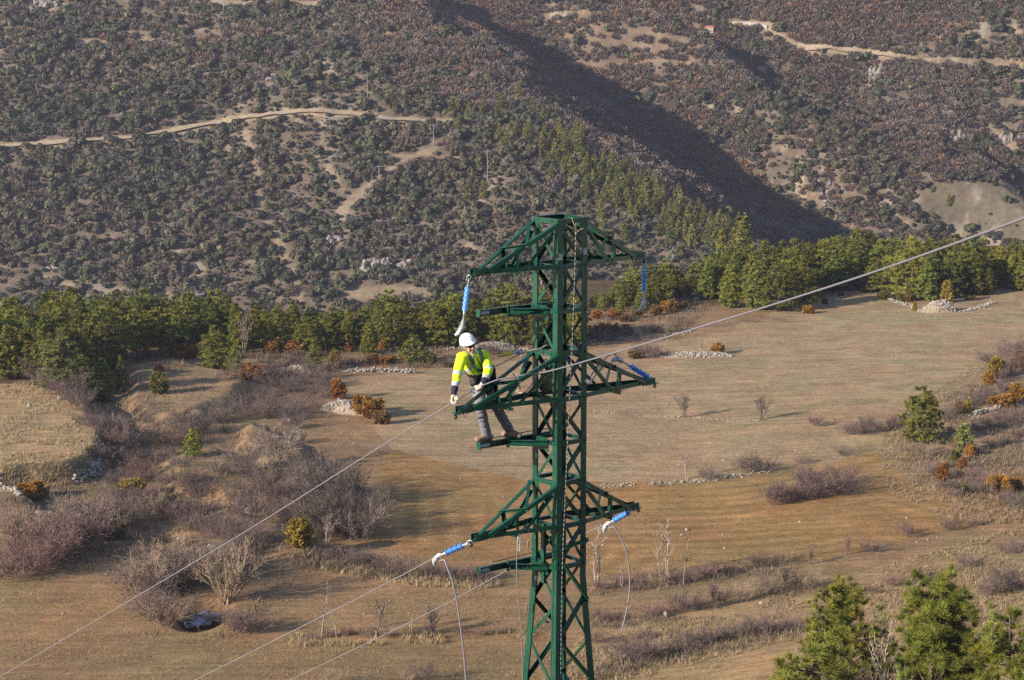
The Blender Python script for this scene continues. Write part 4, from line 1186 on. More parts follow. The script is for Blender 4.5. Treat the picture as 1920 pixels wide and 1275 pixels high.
# --- loose stones and dry grass: uncountable
def scatter():
    rs = np.random.default_rng(4)
    bm = bmesh.new(); rg = random.Random(8)
    for k in range(300):
        a = rs.random()
        if a < .5: px, py = rs.uniform(640, 1900), rs.uniform(560, 900)
        elif a < .75: px, py = rs.uniform(720, 1800), rs.uniform(840, 1080)
        else: px, py = rs.uniform(0, 1900), rs.uniform(700, 1270)
        if a < .5 and py < 620 and px < 1450: continue
        r = ray(px, py); t = -53.1 / r[2]; x, y = r[0] * t, r[1] * t
        if y < 160 or y > 400: continue
        rock_bm(bm, Vector((x, y, gz(x, y) + .02)), float(rs.gamma(2.0, .03)) + .03, rg)
    tag(bmo('loose_stones', bm, M['rock']), 'small pale stones strewn over the fields', 'stones', None, 'stuff')
    # dry grass tufts
    Vs = []; Cs = []
    def field(poly, n, h, col, per=7):
        xs = [p[0] for p in poly]; ys = [p[1] for p in poly]
        PX = rs.uniform(min(xs), max(xs), n * 2); PY = rs.uniform(min(ys), max(ys), n * 2)
        m = inpoly(PX, PY, poly); PX, PY = PX[m][:n], PY[m][:n]
        u = (PX - 960) / F; v = (637.5 - PY) / F; dy = CP + v * SP; dz = -SP + v * CP
        t = np.full(len(PX), 52. / .28)
        lo = np.full(len(PX), 60.); hi = np.full(len(PX), 430.)
        for _ in range(30):
            mid = (lo + hi) / 2
            below = mid * dz / dy < terrain(u / dy * mid, mid)
            hi = np.where(below, mid, hi); lo = np.where(below, lo, mid)
        Y = (lo + hi) / 2; X = u / dy * Y
        keep = fbm(X / 4., Y / 4., 61, 3) > .42
        X, Y = X[keep], Y[keep]; Z = terrain(X, Y)
        C = np.stack([X, Y, Z], 1); D = np.tile((.15, .1, 1.), (len(C), 1))
        hs = rs.uniform(.5, 1.2, (len(C), 1, 1)).repeat(per, 0)
        T = blades(rs, C, D, 1., .11, .55, per); b = np.repeat(C, per, 0)[:, None]
        T = b + (T - b) * h * hs
        T[:, :2, 2] -= .05
        Vs.append(T); k = rs.uniform(.75, 1.25, (len(C), 1)); Cs.append(np.repeat(np.array(col)[None] * k, per, 0))
    field([(1060, 1275), (1080, 1200), (1300, 1160), (1560, 1090), (1920, 985), (1960, 1275)], 15000, .36, (.27, .20, .118))
    field([(0, 690), (60, 705), (190, 830), (170, 890), (0, 920)], 4500, .42, (.32, .245, .145))
    field([(0, 1080), (240, 1100), (300, 1180), (560, 1120), (1000, 1090), (1100, 1280), (0, 1280)], 15000, .20, (.26, .19, .105), 5)
    field([(640, 640), (1000, 600), (1300, 600), (1280, 625), (1000, 655), (660, 690)], 3500, .5, (.22, .16, .10))
    field([(200, 690), (640, 660), (640, 720), (600, 900), (660, 1040), (500, 1110), (230, 1080), (0, 1060), (0, 930), (190, 860)], 9000, .38, (.185, .135, .09))
    field([(1650, 850), (1700, 760), (1830, 690), (1920, 640), (1960, 980), (1800, 985), (1660, 920)], 5000, .45, (.235, .175, .115))
    field([(600, 1050), (800, 1085), (950, 1100), (950, 1110), (780, 1100), (600, 1070)], 1600, .45, (.33, .25, .14))
    field([(540, 1190), (1000, 1180), (1000, 1205), (540, 1215)], 1200, .45, (.30, .22, .12))
    field([(690, 770), (1100, 690), (1920, 560), (1920, 650), (1660, 790), (1300, 900), (800, 900)], 7000, .12, (.27, .21, .13), 4)
    field([(720, 860), (1300, 915), (1640, 860), (1900, 930), (1560, 1040), (1000, 1060), (700, 1000)], 4000, .12, (.25, .17, .085), 4)
    # low heath and bramble between the shrubs
    field2 = []
    def brush(poly, n, h, cols_):
        field(poly, n, h, (1, 1, 1), 16)
        T = Vs.pop(); c = Cs.pop()
        q = np.repeat(np.hypot(T[::16, 0, 0] - POND[0], (T[::16, 0, 1] - POND[1]) / 2) > 3.9, 16); T, c = T[q], c[q]; m = len(T) // 16
        k = np.repeat(np.array(cols_)[rs.integers(len(cols_), size=m)], 16, 0) * c
        ctr = T[:, :2].mean(1)
        T = T.copy(); T += (rs.normal(size=(m, 1, 3)) * np.array((.35, .35, .0))).repeat(16, 0)
        j = rs.normal(size=(len(T), 1, 3)) * np.array((.40, .40, .12)); T += j
        BV.append(T); BC.append(k)
    BV = []; BC = []
    SH = [(.13, .10, .085), (.125, .088, .08), (.15, .11, .085), (.095, .08, .06), (.115, .10, .055), (.19, .145, .09)]
    brush([(200, 700), (340, 770), (470, 720), (640, 690), (600, 760), (520, 880), (660, 960), (640, 1040), (500, 1020), (230, 1070), (0, 1050), (0, 940), (190, 880)], 1000, .7, SH)
    brush([(250, 668), (640, 660), (860, 640), (1000, 625), (1000, 650), (860, 690), (640, 692), (480, 712), (260, 690)], 1500, .7, SH + [(.21, .10, .04)])
    brush([(1105, 585), (1300, 560), (1330, 572), (1270, 640), (1105, 640)], 600, .7, SH + [(.20, .11, .05)])
    brush([(1690, 800), (1780, 740), (1920, 680), (1920, 960), (1780, 930), (1700, 870)], 900, .6, SH + [(.22, .11, .04)])
    brush([(1105, 1090), (1500, 1045), (1500, 1070), (1105, 1125)], 260, .6, SH)
    brush([(1105, 1150), (1560, 1080), (1560, 1110), (1105, 1190)], 300, .6, SH)
    brush([(1110, 1230), (1480, 1170), (1500, 1195), (1120, 1275)], 260, .7, SH)
    brush([(250, 1090), (380, 1060), (500, 1100), (480, 1190), (290, 1190)], 420, .8, SH)
    brush([(560, 1030), (950, 1085), (950, 1100), (700, 1085), (560, 1060)], 500, .7, SH)
    me = faces_mesh('undergrowth', np.concatenate(BV), M['scrub'], col=np.concatenate(BC))
    tag(mo('undergrowth', me), 'low mauve and brown heath filling the gaps between the shrubs', 'undergrowth', None, 'stuff')
    me = faces_mesh('dry_grass', np.concatenate(Vs), M['scrub'], col=np.concatenate(Cs))
    tag(mo('dry_grass', me), 'dry straw-coloured grass over the meadows and banks', 'grass', None, 'stuff')


scatter()

# ------------------------------------------------------------------ lattice tower
PSI = R_(38.8)
E1 = Vector((math.cos(PSI), math.sin(PSI), 0)); E2 = Vector((-math.sin(PSI), math.cos(PSI), 0)); EZ = Vector((0, 0, 1))
TY = 31.0
TX = (P(1050, 495, TY)).x
HS = .292


def W3(a, b, z): return Vector((TX, TY, z)) + E1 * a + E2 * b


def zy(py, a=0., b=0.):
    Y = TY + a * E1.y + b * E2.y
    return P(1050, py, Y).z


m, nt, b_ = nmat('green_paint')
f1 = noise_fac(nt, 2.2, 5); f2 = noise_fac(nt, 40, 4)
c = mix(nt, (.005, .052, .031), ramp(nt, f1, [(.3, (.80, .85, .85)), (.7, (1.15, 1.12, 1.1))]))
c = mix(nt, c, (.10, .055, .03), ramp(nt, noise_fac(nt, 9, 6, .75), [(.66, g3(0)), (.74, g3(.6))]), 'MIX')
c = mix(nt, c, (.09, .11, .10), ramp(nt, f2, [(.70, g3(0)), (.78, g3(.55))]), 'MIX')
nt.links.new(c, b_.inputs['Base Color']); b_.inputs['Roughness'].default_value = .36
nt.links.new(ramp(nt, f1, [(.3, g3(.28)), (.7, g3(.46))]), b_.inputs['Roughness'])
M['green'] = m
M['greenbolt'] = simple('green_bolt_paint', (.012, .10, .055), .35, 0, .2, 20)
M['sticker'] = simple('grey_number_label', (.30, .32, .33), .5, 0, .5, 22)
M['steel'] = simple('galvanised_steel', (.40, .40, .42), .4, .3, .2, 20)
M['alu'] = simple('aluminium_conductor', (.165, .155, .175), .5, .0, .12, 30)
M['wornalu'] = simple('weathered_conductor', (.15, .145, .15), .6, .2, .2, 12)
M['blue'] = simple('blue_silicone', (.085, .25, .62), .38, 0, .08, 20)
M['darksteel'] = simple('dark_steel', (.06, .06, .06), .5, .3, .2, 20)

Z_BASE = gz(TX, TY)
tower = empty('lattice_tower', (TX, TY, Z_BASE), 'dark green steel lattice power tower with three pairs of pointed arms', 'power tower', absolute=True)


def angle_bm(bm, A, B, n1, n2, w=.06, t=.007, w2=None):
    A = Vector(A); B = Vector(B); w2 = w2 or w
    d = (B - A).normalized(); n1 = (n1 - d * n1.dot(d)).normalized(); n2 = n2 - d * n2.dot(d); n2 = (n2 - n1 * n1.dot(n2)).normalized()
    pr = [n1 * 0, n1 * w, n1 * w + n2 * t, n1 * t + n2 * t, n1 * t + n2 * w2, n2 * w2]
    a = [bm.verts.new(A + p) for p in pr]; b = [bm.verts.new(B + p) for p in pr]
    for i in range(6):
        j = (i + 1) % 6; bm.faces.new((a[i], a[j], b[j], b[i]))
    for q in (a, b):
        bm.faces.new((q[0], q[1], q[2], q[3])); bm.faces.new((q[0], q[3], q[4], q[5]))


def box_bm(bm, c, ax, sx, ay, sy, az, sz):
    vs = [bm.verts.new(c + ax * (i * sx / 2) + ay * (j * sy / 2) + az * (k * sz / 2)) for i in (-1, 1) for j in (-1, 1) for k in (-1, 1)]
    for f in ((0, 1, 3, 2), (4, 6, 7, 5), (0, 4, 5, 1), (2, 3, 7, 6), (0, 2, 6, 4), (1, 5, 7, 3)):
        bm.faces.new([vs[i] for i in f])


def bolt_bm(bm, c, n, r=.016, h=.014):
    n = n.normalized(); u = n.orthogonal().normalized(); v = n.cross(u)
    lo = []; hi = []
    for k in range(6):
        q = u * math.cos(k * math.pi / 3) + v * math.sin(k * math.pi / 3)
        lo.append(bm.verts.new(c + q * r)); hi.append(bm.verts.new(c + q * r * .85 + n * h))
    for k in range(6): bm.faces.new((lo[k], lo[(k + 1) % 6], hi[(k + 1) % 6], hi[k]))
    bm.faces.new(hi)


def tube_bm(bm, pts, r, k=8, caps=True):
    prev = None; n = len(pts); u = None
    for i, p in enumerate(pts):
        p = Vector(p)
        d = (Vector(pts[min(i + 1, n - 1)]) - Vector(pts[max(i - 1, 0)])).normalized()
        if u is None: u = d.orthogonal().normalized()
        u = (u - d * u.dot(d)).normalized(); v = d.cross(u)
        rr = r(i / (n - 1)) if callable(r) else r
        ring = [bm.verts.new(p + (u * math.cos(a) + v * math.sin(a)) * rr) for a in [j * 2 * math.pi / k for j in range(k)]]
        if prev:
            for j in range(k): bm.faces.new((prev[j], prev[(j + 1) % k], ring[(j + 1) % k], ring[j]))
        elif caps: bm.faces.new(ring[::-1])
        prev = ring
    if caps: bm.faces.new(prev)


def spline(pts, n=8):
    P_ = [Vector(p) for p in pts]; P_ = [P_[0] * 2 - P_[1]] + P_ + [P_[-1] * 2 - P_[-2]]; out = []
    for i in range(1, len(P_) - 2):
        p0, p1, p2, p3 = P_[i - 1:i + 3]
        for k in range(n):
            t = k / n
            out.append(.5 * ((2 * p1) + (p2 - p0) * t + (2 * p0 - 5 * p1 + 4 * p2 - p3) * t * t + (3 * p1 - p0 - 3 * p2 + p3) * t ** 3))
    out.append(P_[-2]); return out


# levels, from the photo (axis of the column)
ZT1, ZB1, ZP1 = zy(411), zy(496), zy(577)
ZT2, ZB2, ZP2 = zy(657), zy(742), zy(822)
ZT3, ZB3, ZP3 = zy(898), zy(978), zy(1052)
Z_SP = zy(1075)                                   # below this the legs splay
Z_LOW = Z_BASE - .2


def hw(z):
    return HS if z > Z_SP else HS + (Z_SP - z) * .062


CORN = {'n': (-1, -1), 'r': (1, -1), 'f': (1, 1), 'l': (-1, 1)}
for k, (sa, sb) in CORN.items():
    bm = bmesh.new()
    T_ = W3(sa * HS, sb * HS, ZT1 + .035); S_ = W3(sa * HS, sb * HS, Z_SP); Bt = W3(sa * hw(Z_LOW), sb * hw(Z_LOW), Z_LOW)
    angle_bm(bm, S_, T_, E1 * -sa, E2 * -sb, .108, .010)
    angle_bm(bm, Bt, S_ + EZ * .02, E1 * -sa, E2 * -sb, .118, .011)
    rg = random.Random(ord(k))
    z = ZT1 - .1
    while z > Z_SP - 4:
        h = hw(z)
        if rg.random() < .75: bolt_bm(bm, W3(sa * (h - .05), sb * (h + .001), z), E2 * sb, .010, .01)
        if rg.random() < .75: bolt_bm(bm, W3(sa * (h + .001), sb * (h - .05), z), E1 * sa, .010, .01)
        z -= rg.uniform(.15, .35)
    leg = bmo('leg', bm, M['green'], tower)
    # splice plates
    bm = bmesh.new()
    for ax, ay, n_ in ((E1, E2, sb), (E2, E1, sa)):
        isE1 = ax is E1
        c = W3(sa * (HS - .055) if isE1 else sa * (HS + .005), sb * (HS + .005) if isE1 else sb * (HS - .055), zy(1030))
        box_bm(bm, c, ax, .10, EZ, .42, ay, .010)
        for q in (-.17, -.06, .06, .17): bolt_bm(bm, c + EZ * q + ay * n_ * .005, ay * n_, .016, .016)
    o = bmo('splice_plate', bm, M['green'], None); o.parent = leg


def sub(o, par):
    o.parent = par; return o


# faces: name -> (outward normal, along, fixed sign axis)
FACES = [('a', -1), ('b', -1), ('a', 1), ('b', 1)]


def fpt(face, u, off, z, h):
    """u -1..1 along the face, off = metres outside the face"""
    ax, s = face
    return W3(s * (h + off), u * h, z) if ax == 'a' else W3(u * h, s * (h + off), z)


def fdir(face):
    ax, s = face
    return (E1 * s, E2) if ax == 'a' else (E2 * s, E1)


def ring(z, hgt=.07, names=FACES, bolts=2):
    for i, fc in enumerate(names):
        n, al = fdir(fc); h = hw(z); bm = bmesh.new()
        o = .006 + .002 * (i % 2)
        A = fpt(fc, -1.0, o, z + .003 * i, h); B = fpt(fc, 1.0, o, z + .003 * i, h)
        angle_bm(bm, A, B, -EZ, -n, hgt, .007, .055)
        for e in (-1, 1):
            for q in range(bolts):
                bolt_bm(bm, fpt(fc, e * (1 - (.045 + .085 * q) / h), o, z - hgt * .5, h), n, .016, .014)
        bmo('ring_strut', bm, M['green'], tower)


def diag(fc, z0, u0, z1, u1, w=.052, off=-.014, name='brace'):
    n, al = fdir(fc); h0, h1 = hw(z0), hw(z1); bm = bmesh.new()
    A = fpt(fc, u0, off, z0, h0); B = fpt(fc, u1, off, z1, h1)
    d = (B - A).normalized(); side = n.cross(d)
    angle_bm(bm, A - side * w * .5, B - side * w * .5, side, -n if off < 0 else n, w, .006)
    for p in (A, B):
        bolt_bm(bm, p + n * (.001 if off < 0 else .007) + (B - A).normalized() * (.03 if p is A else -.03), n, .012, .012)
    return bmo(name, bm, M['green'], tower)


for z in (ZT1, ZB1, ZT2, ZB2, ZT3, ZB3): ring(z + .035)
for z in (ZP1, ZP2, ZP3): ring(z + .02, .065, bolts=1)
PAN = [ZT1 - .02, ZB1 + .05, ZP1 + .03, ZT2 - .02, ZB2 + .05, ZP2 + .03, ZT3 - .02, ZB3 + .05, ZP3 + .02]
PANB = [ZT1 - .05, ZB1 - .05, ZP1 - .06, ZT2 - .05, ZB2 - .05, ZP2 - .06, ZT3 - .05, ZB3 - .05]
ST_NL = [1, -1, 1, -1, 1, -1, 1, -1]              # end (in u) where the brace starts high
ST_NR = [-1, 1, -1, 1, -1, 1, -1, 1]
for i in range(8):
    zt = PANB[i]; zb = PAN[i + 1]
    for fc, st in ((('a', -1), ST_NL[i]), (('b', -1), ST_NR[i]), (('a', 1), -ST_NL[i]), (('b', 1), -ST_NR[i])):
        diag(fc, zt, st * .86, zb, -st * .86)
# splayed lower body, zigzag braces outside on the near faces
zs = [zy(y) for y in (1046, 1120, 1196, 1275, 1362, 1460)]
for i in range(5):
    for fc, st in ((('a', -1), 1 if i % 2 == 0 else -1), (('b', -1), -1 if i % 2 == 0 else 1), (('a', 1), -1 if i % 2 == 0 else 1), (('b', 1), 1 if i % 2 == 0 else -1)):
        if fc == ('b', -1):
            if i % 2 == 0:
                diag(fc, zs[i] + .05, -.72, zs[i + 1] - .02, .98, .07, .010)
            else:
                diag(fc, zs[i] + .02, .85, zs[i + 1] + .04, -.85, .055)
        else:
            diag(fc, zs[i], st * .9, zs[i + 1], -st * .9, .052)
zz = zs[-1]
while zz > Z_LOW + 1:
    for j, fc in enumerate(FACES): diag(fc, zz, .9, zz - 1.0, -.9); diag(fc, zz - .05, -.9, zz - 1.05, .9, .05, -.03)
    zz -= 1.05
bm = bmesh.new()                                   # upright channels under the lowest arm
box_bm(bm, W3(-HS - .03, -.02, (zy(975) + zy(1085)) / 2), E2, .07, EZ, zy(975) - zy(1085), E1, .05)
bmo('channel_post', bm, M['green'], tower)
bm = bmesh.new()
box_bm(bm, W3(-HS - .03, .17, (zy(985) + zy(1050)) / 2), E2, .06, EZ, zy(985) - zy(1050), E1, .05)
bmo('channel_post', bm, M['green'], tower)
bm = bmesh.new(); angle_bm(bm, W3(-.25, -HS - .012, zy(1020)), W3(.33, -HS - .012, zy(1012)), EZ, -E2, .05, .006); bmo('ring_strut', bm, M['green'], tower)
for z in (ZT1, ZB1, ZT2, ZB2, ZT3, ZB3):                # gusset plates where struts and arms meet the legs
    for fc in (('a', -1), ('b', -1)):
        n, al = fdir(fc); h = hw(z)
        for e in (-1, 1):
            bm = bmesh.new(); c = fpt(fc, e * (1 - .085 / h), .003, z - .035, h)
            box_bm(bm, c, al, .15, EZ, .15, n, .005)
            for q in (-.045, .045): bolt_bm(bm, c + EZ * q + al * (e * -.05) + n * .002, n, .013, .012)
            bmo('gusset_plate', bm, M['green'], tower)
# number labels on the legs
for (a, bq, z) in ((-HS + .055, -HS - .003, zy(476)), (HS - .05, -HS - .003, zy(470))):
    bm = bmesh.new(); box_bm(bm, W3(a, bq, z), E1, .075, EZ, .10, E2, .003)
    bmo('number_label', bm, M['sticker'], tower)


def crossarm(sg, T, zt, zb, lab):
    bm = bmesh.new(); tip = {}
    kx = HS * sg
    tz = zb - .005
    for s in (-1, 1):
        n_in = E2 * -s
        # bottom chord, top chord
        A = W3(kx + sg * -.10, s * (HS + .014), zb - .01); A0 = W3(kx, s * (HS + .014), zb - .01); B = W3(sg * (T - .02), s * .035, tz - .012)
        angle_bm(bm, A0, B, EZ, n_in, .068, .007, .06)
        C = W3(kx - sg * .02, s * (HS + .012), zt - .005); D = W3(sg * (T - (.20 if s < 0 else .10)), s * (.085 if s < 0 else .05), tz + .055)
        angle_bm(bm, C, D, -EZ, n_in, .062, .007, .062)
        tip[s] = (A0, B, C, D)
        nout = E2 * s
        for f in (.36, .44, .80, .92):
            q = A0.lerp(B, f); bolt_bm(bm, q + EZ * .034 + nout * .002, nout, .016, .014)
    arm = bmo('crossarm', bm, M['green'], tower)
    if lab: arm['label'] = lab
    def bar(A, B, w, n1, n2, nm='brace'):
        bm = bmesh.new(); angle_bm(bm, A, B, n1, n2, w, .006)
        sub(bmo(nm, bm, M['green'], None), arm)
    for s in (-1, 1):
        A0, B, C, D = tip[s]; ins = E2 * (-s * .016)
        p_t = C.lerp(D, .56); p_b = A0.lerp(B, .47)
        bar(p_b + ins + EZ * .02, p_t + ins - EZ * .01, .05, E1 * sg, E2 * -s, 'post')
        q_b = A0.lerp(B, .36) + EZ * .04
        bar(q_b + ins * 1.5, C.lerp(D, .05) + ins * 1.5 - EZ * .14, .048, EZ, E2 * -s)
    # struts across the arm
    C1, D1 = tip[-1][2], tip[-1][3]; C2, D2 = tip[1][2], tip[1][3]
    bar(C1.lerp(D1, .46) + EZ * .008 - E2 * .03, C2.lerp(D2, .60) + EZ * .008 + E2 * .03, .055, -EZ, E1 * sg, 'cross_strut')
    bar(C2.lerp(D2, .04) + EZ * .004, C1.lerp(D1, .44) + EZ * .004, .045, -EZ, E1 * sg)
    A1, B1 = tip[-1][0], tip[-1][1]; A2, B2 = tip[1][0], tip[1][1]
    bar(A1.lerp(B1, .48) - EZ * .010 - E2 * .03, A2.lerp(B2, .48) - EZ * .010 + E2 * .03, .055, -EZ, E1 * sg, 'cross_strut')
    bar(A2.lerp(B2, .05) - EZ * .006, A1.lerp(B1, .44) - EZ * .006, .045, EZ, E1 * sg)
    # tip: plates and lug
    bm = bmesh.new()
    box_bm(bm, W3(sg * (T - .10), -.055, tz + .030), E1, .24, EZ, .085, E2, .008)
    box_bm(bm, W3(sg * (T - .10), .058, tz + .030), E1, .24, EZ, .085, E2, .008)
    box_bm(bm, W3(sg * (T - .06), 0, tz - .020), E1, .30, E2, .13, EZ, .010)
    for q in (-.02, -.10, -.17): bolt_bm(bm, W3(sg * (T + q), -.06, tz + .02), -E2, .012, .012); bolt_bm(bm, W3(sg * (T + q), .02, tz - .026), -EZ, .016, .03)
    sub(bmo('tip_plate', bm, M['green'], None), arm)
    bm = bmesh.new(); LUG = W3(sg * (T + .06), 0, tz - .075)
    box_bm(bm, W3(sg * (T + .06), 0, tz - .04), E1, .055, EZ, .05, E2, .012)
    pts = [LUG + E1 * .022 * math.cos(a) + EZ * .026 * math.sin(a) for a in np.linspace(0, 2 * math.pi, 15)]
    tube_bm(bm, pts, .011, 6, False)
    sub(bmo('hanger_lug', bm, M['green'], None), arm)
    return W3(sg * (T + .06), 0, tz - .03)


def arm_T(px, sg, zb):
    """arm length that brings the tip to this picture column"""
    best = 0; bd = 1e9
    for k in range(80, 260):
        T = k / 100; q = W3(sg * T, 0, zb); x = float(proj(q.x, q.y, q.z)[0])
        if abs(x - px) < bd: bd = abs(x - px); best = T
    return best


TIP = {}
for i, (zt, zb, lx, rx) in enumerate(((ZT1, ZB1, 888, 1203), (ZT2, ZB2, 860, 1222), (ZT3, ZB3, 890, 1192))):
    TIP[i, 'l'] = crossarm(-1, arm_T(lx, -1, zb), zt, zb, None)
    TIP[i, 'r'] = crossarm(1, arm_T(rx, 1, zb), zt, zb, None)


def channel_bm(bm, A, B, hgt, dep, n, t=.008):
    """C section from A to B, web towards -n, flanges towards n"""
    d = (B - A).normalized(); c = (A + B) / 2; L = (B - A).length
    n = (n - d * n.dot(d)).normalized(); up = d.cross(n)
    if up.z < 0: up = -up
    box_bm(bm, c, d, L, up, hgt, n, t)
    for s in (-1, 1): box_bm(bm, c + up * s * (hgt / 2 - t / 2) + n * (dep / 2 + t / 2), d, L, up, t, n, dep)


def platform(zp, lab_plate=True):
    root_bm = bmesh.new()
    A = W3(-1.29, HS + .075, zp); B = W3(HS + .12, HS + .075, zp)
    channel_bm(root_bm, A, B, .09, .05, -E2)
    beam = bmo('step_platform', root_bm, M['green'], tower)
    bm = bmesh.new(); channel_bm(bm, W3(-.74, HS - .02, zp - .01), W3(-HS - .035, -.10, zp - .01), .085, .05, -(E1 * .2 + E2)); sub(bmo('bracket', bm, M['green'], None), beam)
    bm = bmesh.new(); box_bm(bm, W3(-1.297, HS + .04, zp), E1, .012, E2, .10, EZ, .12); sub(bmo('end_plate', bm, M['green'], None), beam)
    bm = bmesh.new(); box_bm(bm, W3(-.76, HS + .01, zp - .005), E1, .03, E2, .05, EZ, .16)
    for q in (-.05, .05): bolt_bm(bm, W3(-.775, HS - .016, zp + q), -E2, .014, .014)
    sub(bmo('joint_plate', bm, M['green'], None), beam)
    bm = bmesh.new(); box_bm(bm, W3(-HS - .020, .10, zp + .02), E2, .40, EZ, .085, E1, .010); box_bm(bm, W3(-HS - .020, -.08, zp - .06), E2, .07, EZ, .17, E1, .012)
    box_bm(bm, W3(-HS - .018, .06, zp - .10), E2, .30, EZ, .07, E1, .008)
    for u in (.25, .12, -.02): bolt_bm(bm, W3(-HS - .026, u, zp + .03), -E1, .015, .014)
    sub(bmo('fixing_plate', bm, M['green'], None), beam)
    bm = bmesh.new(); box_bm(bm, W3(-1.19, HS + .018, zp), E1, .16, EZ, .05, E2, .004); sub(bmo('name_plate', bm, M['sticker'], None), beam)
    bm = bmesh.new(); tube_bm(bm, [W3(-1.0, HS + .09, zp + .075), W3(-.2, HS + .10, zp + .085), W3(.3, HS + .09, zp + .075)], .008, 6)
    sub(bmo('hand_rail', bm, M['darksteel'], None), beam)


for z in (ZP1, ZP2, ZP3): platform(z)

# ------------------------------------------------------------------ insulators
def lathe_bm(bm, A, B, prof, k=14):
    """prof: list of (t along A-B, radius)"""
    d = (B - A).normalized(); u = d.orthogonal().normalized(); v = d.cross(u); prev = None; L = B - A
    for t, r in prof:
        ring = [bm.verts.new(A + L * t + (u * math.cos(a) + v * math.sin(a)) * r) for a in [j * 2 * math.pi / k for j in range(k)]]
        if prev:
            for j in range(k): bm.faces.new((prev[j], prev[(j + 1) % k], ring[(j + 1) % k], ring[j]))
        else: bm.faces.new(ring[::-1])
        prev = ring
    bm.faces.new(prev)


def shackle(bm, c, d, n, L=.09, w=.028, r=.009):
    """oval link along d, in the plane d,n"""
    pts = [c + d * (L / 2 * math.cos(a)) + n * (w * math.sin(a)) for a in np.linspace(0, 2 * math.pi, 19)]
    tube_bm(bm, pts, r, 6, False)


def insulator(A, B, f0, f1, label, clamp, sheds=10, rs=.047, name='insulator_string'):
    """A hook point, B lower end of the string; sheds between the fractions f0 and f1"""
    root = empty(name, A, label, 'insulator', absolute=True); d = (B - A).normalized(); n = d.cross(Vector((0, 1, .1))).normalized()
    Vv = lambda t: A + (B - A) * t
    def cs(o): put(o, root); return o
    bm = bmesh.new(); shackle(bm, A + d * .03, d, n, .10, .03, .010); shackle(bm, A + d * .10, d, d.cross(n), .09, .022, .009)
    lathe_bm(bm, A + d * .13, Vv(f0 + .01), [(0, .012), (.3, .013), (.6, .02), (1, .021)]); cs(bmo('top_link', bm, M['steel'], None, True))
    prof = [(0, .022)]
    for i in range(sheds):
        t = (i + .1) / sheds; w = 1. / sheds; R = rs if i % 2 == 0 else rs * .82
        prof += [(t, .024), (t + w * .30, R * .92), (t + w * .42, R), (t + w * .52, R * .96), (t + w * .62, .026)]
    prof += [(1, .022)]
    bm = bmesh.new(); lathe_bm(bm, Vv(f0), Vv(f1), prof, 16); cs(bmo('sheds', bm, M['blue'], None, False))
    bm = bmesh.new(); lathe_bm(bm, Vv(f1 - .005), B, [(0, .021), (.3, .02), (.5, .013), (.85, .013), (.9, .022), (1, .022)]); cs(bmo('end_fitting', bm, M['steel'], None, True))
    if clamp: clamp(B, d, n, cs)
    return root


def clamp_body(B, d, n, cs, side, big=1.):
    """strain clamp: a curved trough with keeper bolts"""
    bm = bmesh.new(); s = side.normalized()
    q = [B, B + d * .06 * big, B + d * .12 * big + s * .01, B + d * .18 * big + s * .05 * big, B + d * .20 * big + s * .12 * big]
    tube_bm(bm, spline(q, 5), lambda t: (.026 + .014 * math.sin(t * 3.1)) * big, 8)
    shackle(bm, B + d * .03, d, s, .10, .03, .012)
    m_ = d.cross(s).normalized()
    for i in range(3):
        c = B + d * (.10 + .035 * i) * big + s * (.0 + .018 * i) * big
        box_bm(bm, c + s * .035 * big, d, .022 * big, s, .02 * big, m_, .085 * big)
        for e in (-1, 1):
            tube_bm(bm, [c + m_ * e * .034 * big - s * .03 * big, c + m_ * e * .034 * big + s * .065 * big], .007 * big, 6)
    cs(bmo('strain_clamp', bm, M['steel'], None, True))


A = TIP[0, 'l'] + E1 * -.02
YA = A.y
insulator(A, P(868.5, 603, YA + .42), .24, .76, 'long blue insulator hanging from the top left arm above the helmet', lambda B, d, n, cs: clamp_body(B, d, n, cs, Vector((-.8, 0, -.5)), .95), 10)
A = TIP[0, 'r']
insulator(A - EZ * .03, P(1207, 562, A.y), .16, .78, 'long blue insulator hanging free from the top right arm', lambda B, d, n, cs: (clamp_body(B, d, n, cs, Vector((-1, 0, -.25)), .8), ), 9)
A = TIP[1, 'r'] + EZ * .06 - E1 * .05
insulator(A, P(1166, 677, A.y - .28), .14, .72, 'blue insulator lying back along the middle right arm', lambda B, d, n, cs: (clamp_body(B, d, n, cs, Vector((-.5, 0, -.8)), .8)), 9, .05)
A = TIP[2, 'l'] - E1 * .0
CL2 = P(826, 1041, A.y + .25)
insulator(A, CL2, .26, .82, 'blue insulator pulled tight from the lowest left arm', lambda B, d, n, cs: clamp_body(B, d, n, cs, Vector((.45, 0, -1)), .85), 7, .052)
A = TIP[2, 'r'] - E1 * .06
CL3 = P(1142, 981, A.y + .35)
insulator(A, CL3, .24, .82, 'blue insulator pulled tight under the lowest right arm', lambda B, d, n, cs: clamp_body(B, d, n, cs, Vector((.5, 0, -1)), .85), 7, .052)

# ------------------------------------------------------------------ conductors and ropes
def cable(name, pts, r, mat, label, cat='cable', n=10, k=8):
    bm = bmesh.new(); tube_bm(bm, spline(pts, n), r, k)
    o = bmo(name, bm, mat, None, True); tag(o, label, cat); return o


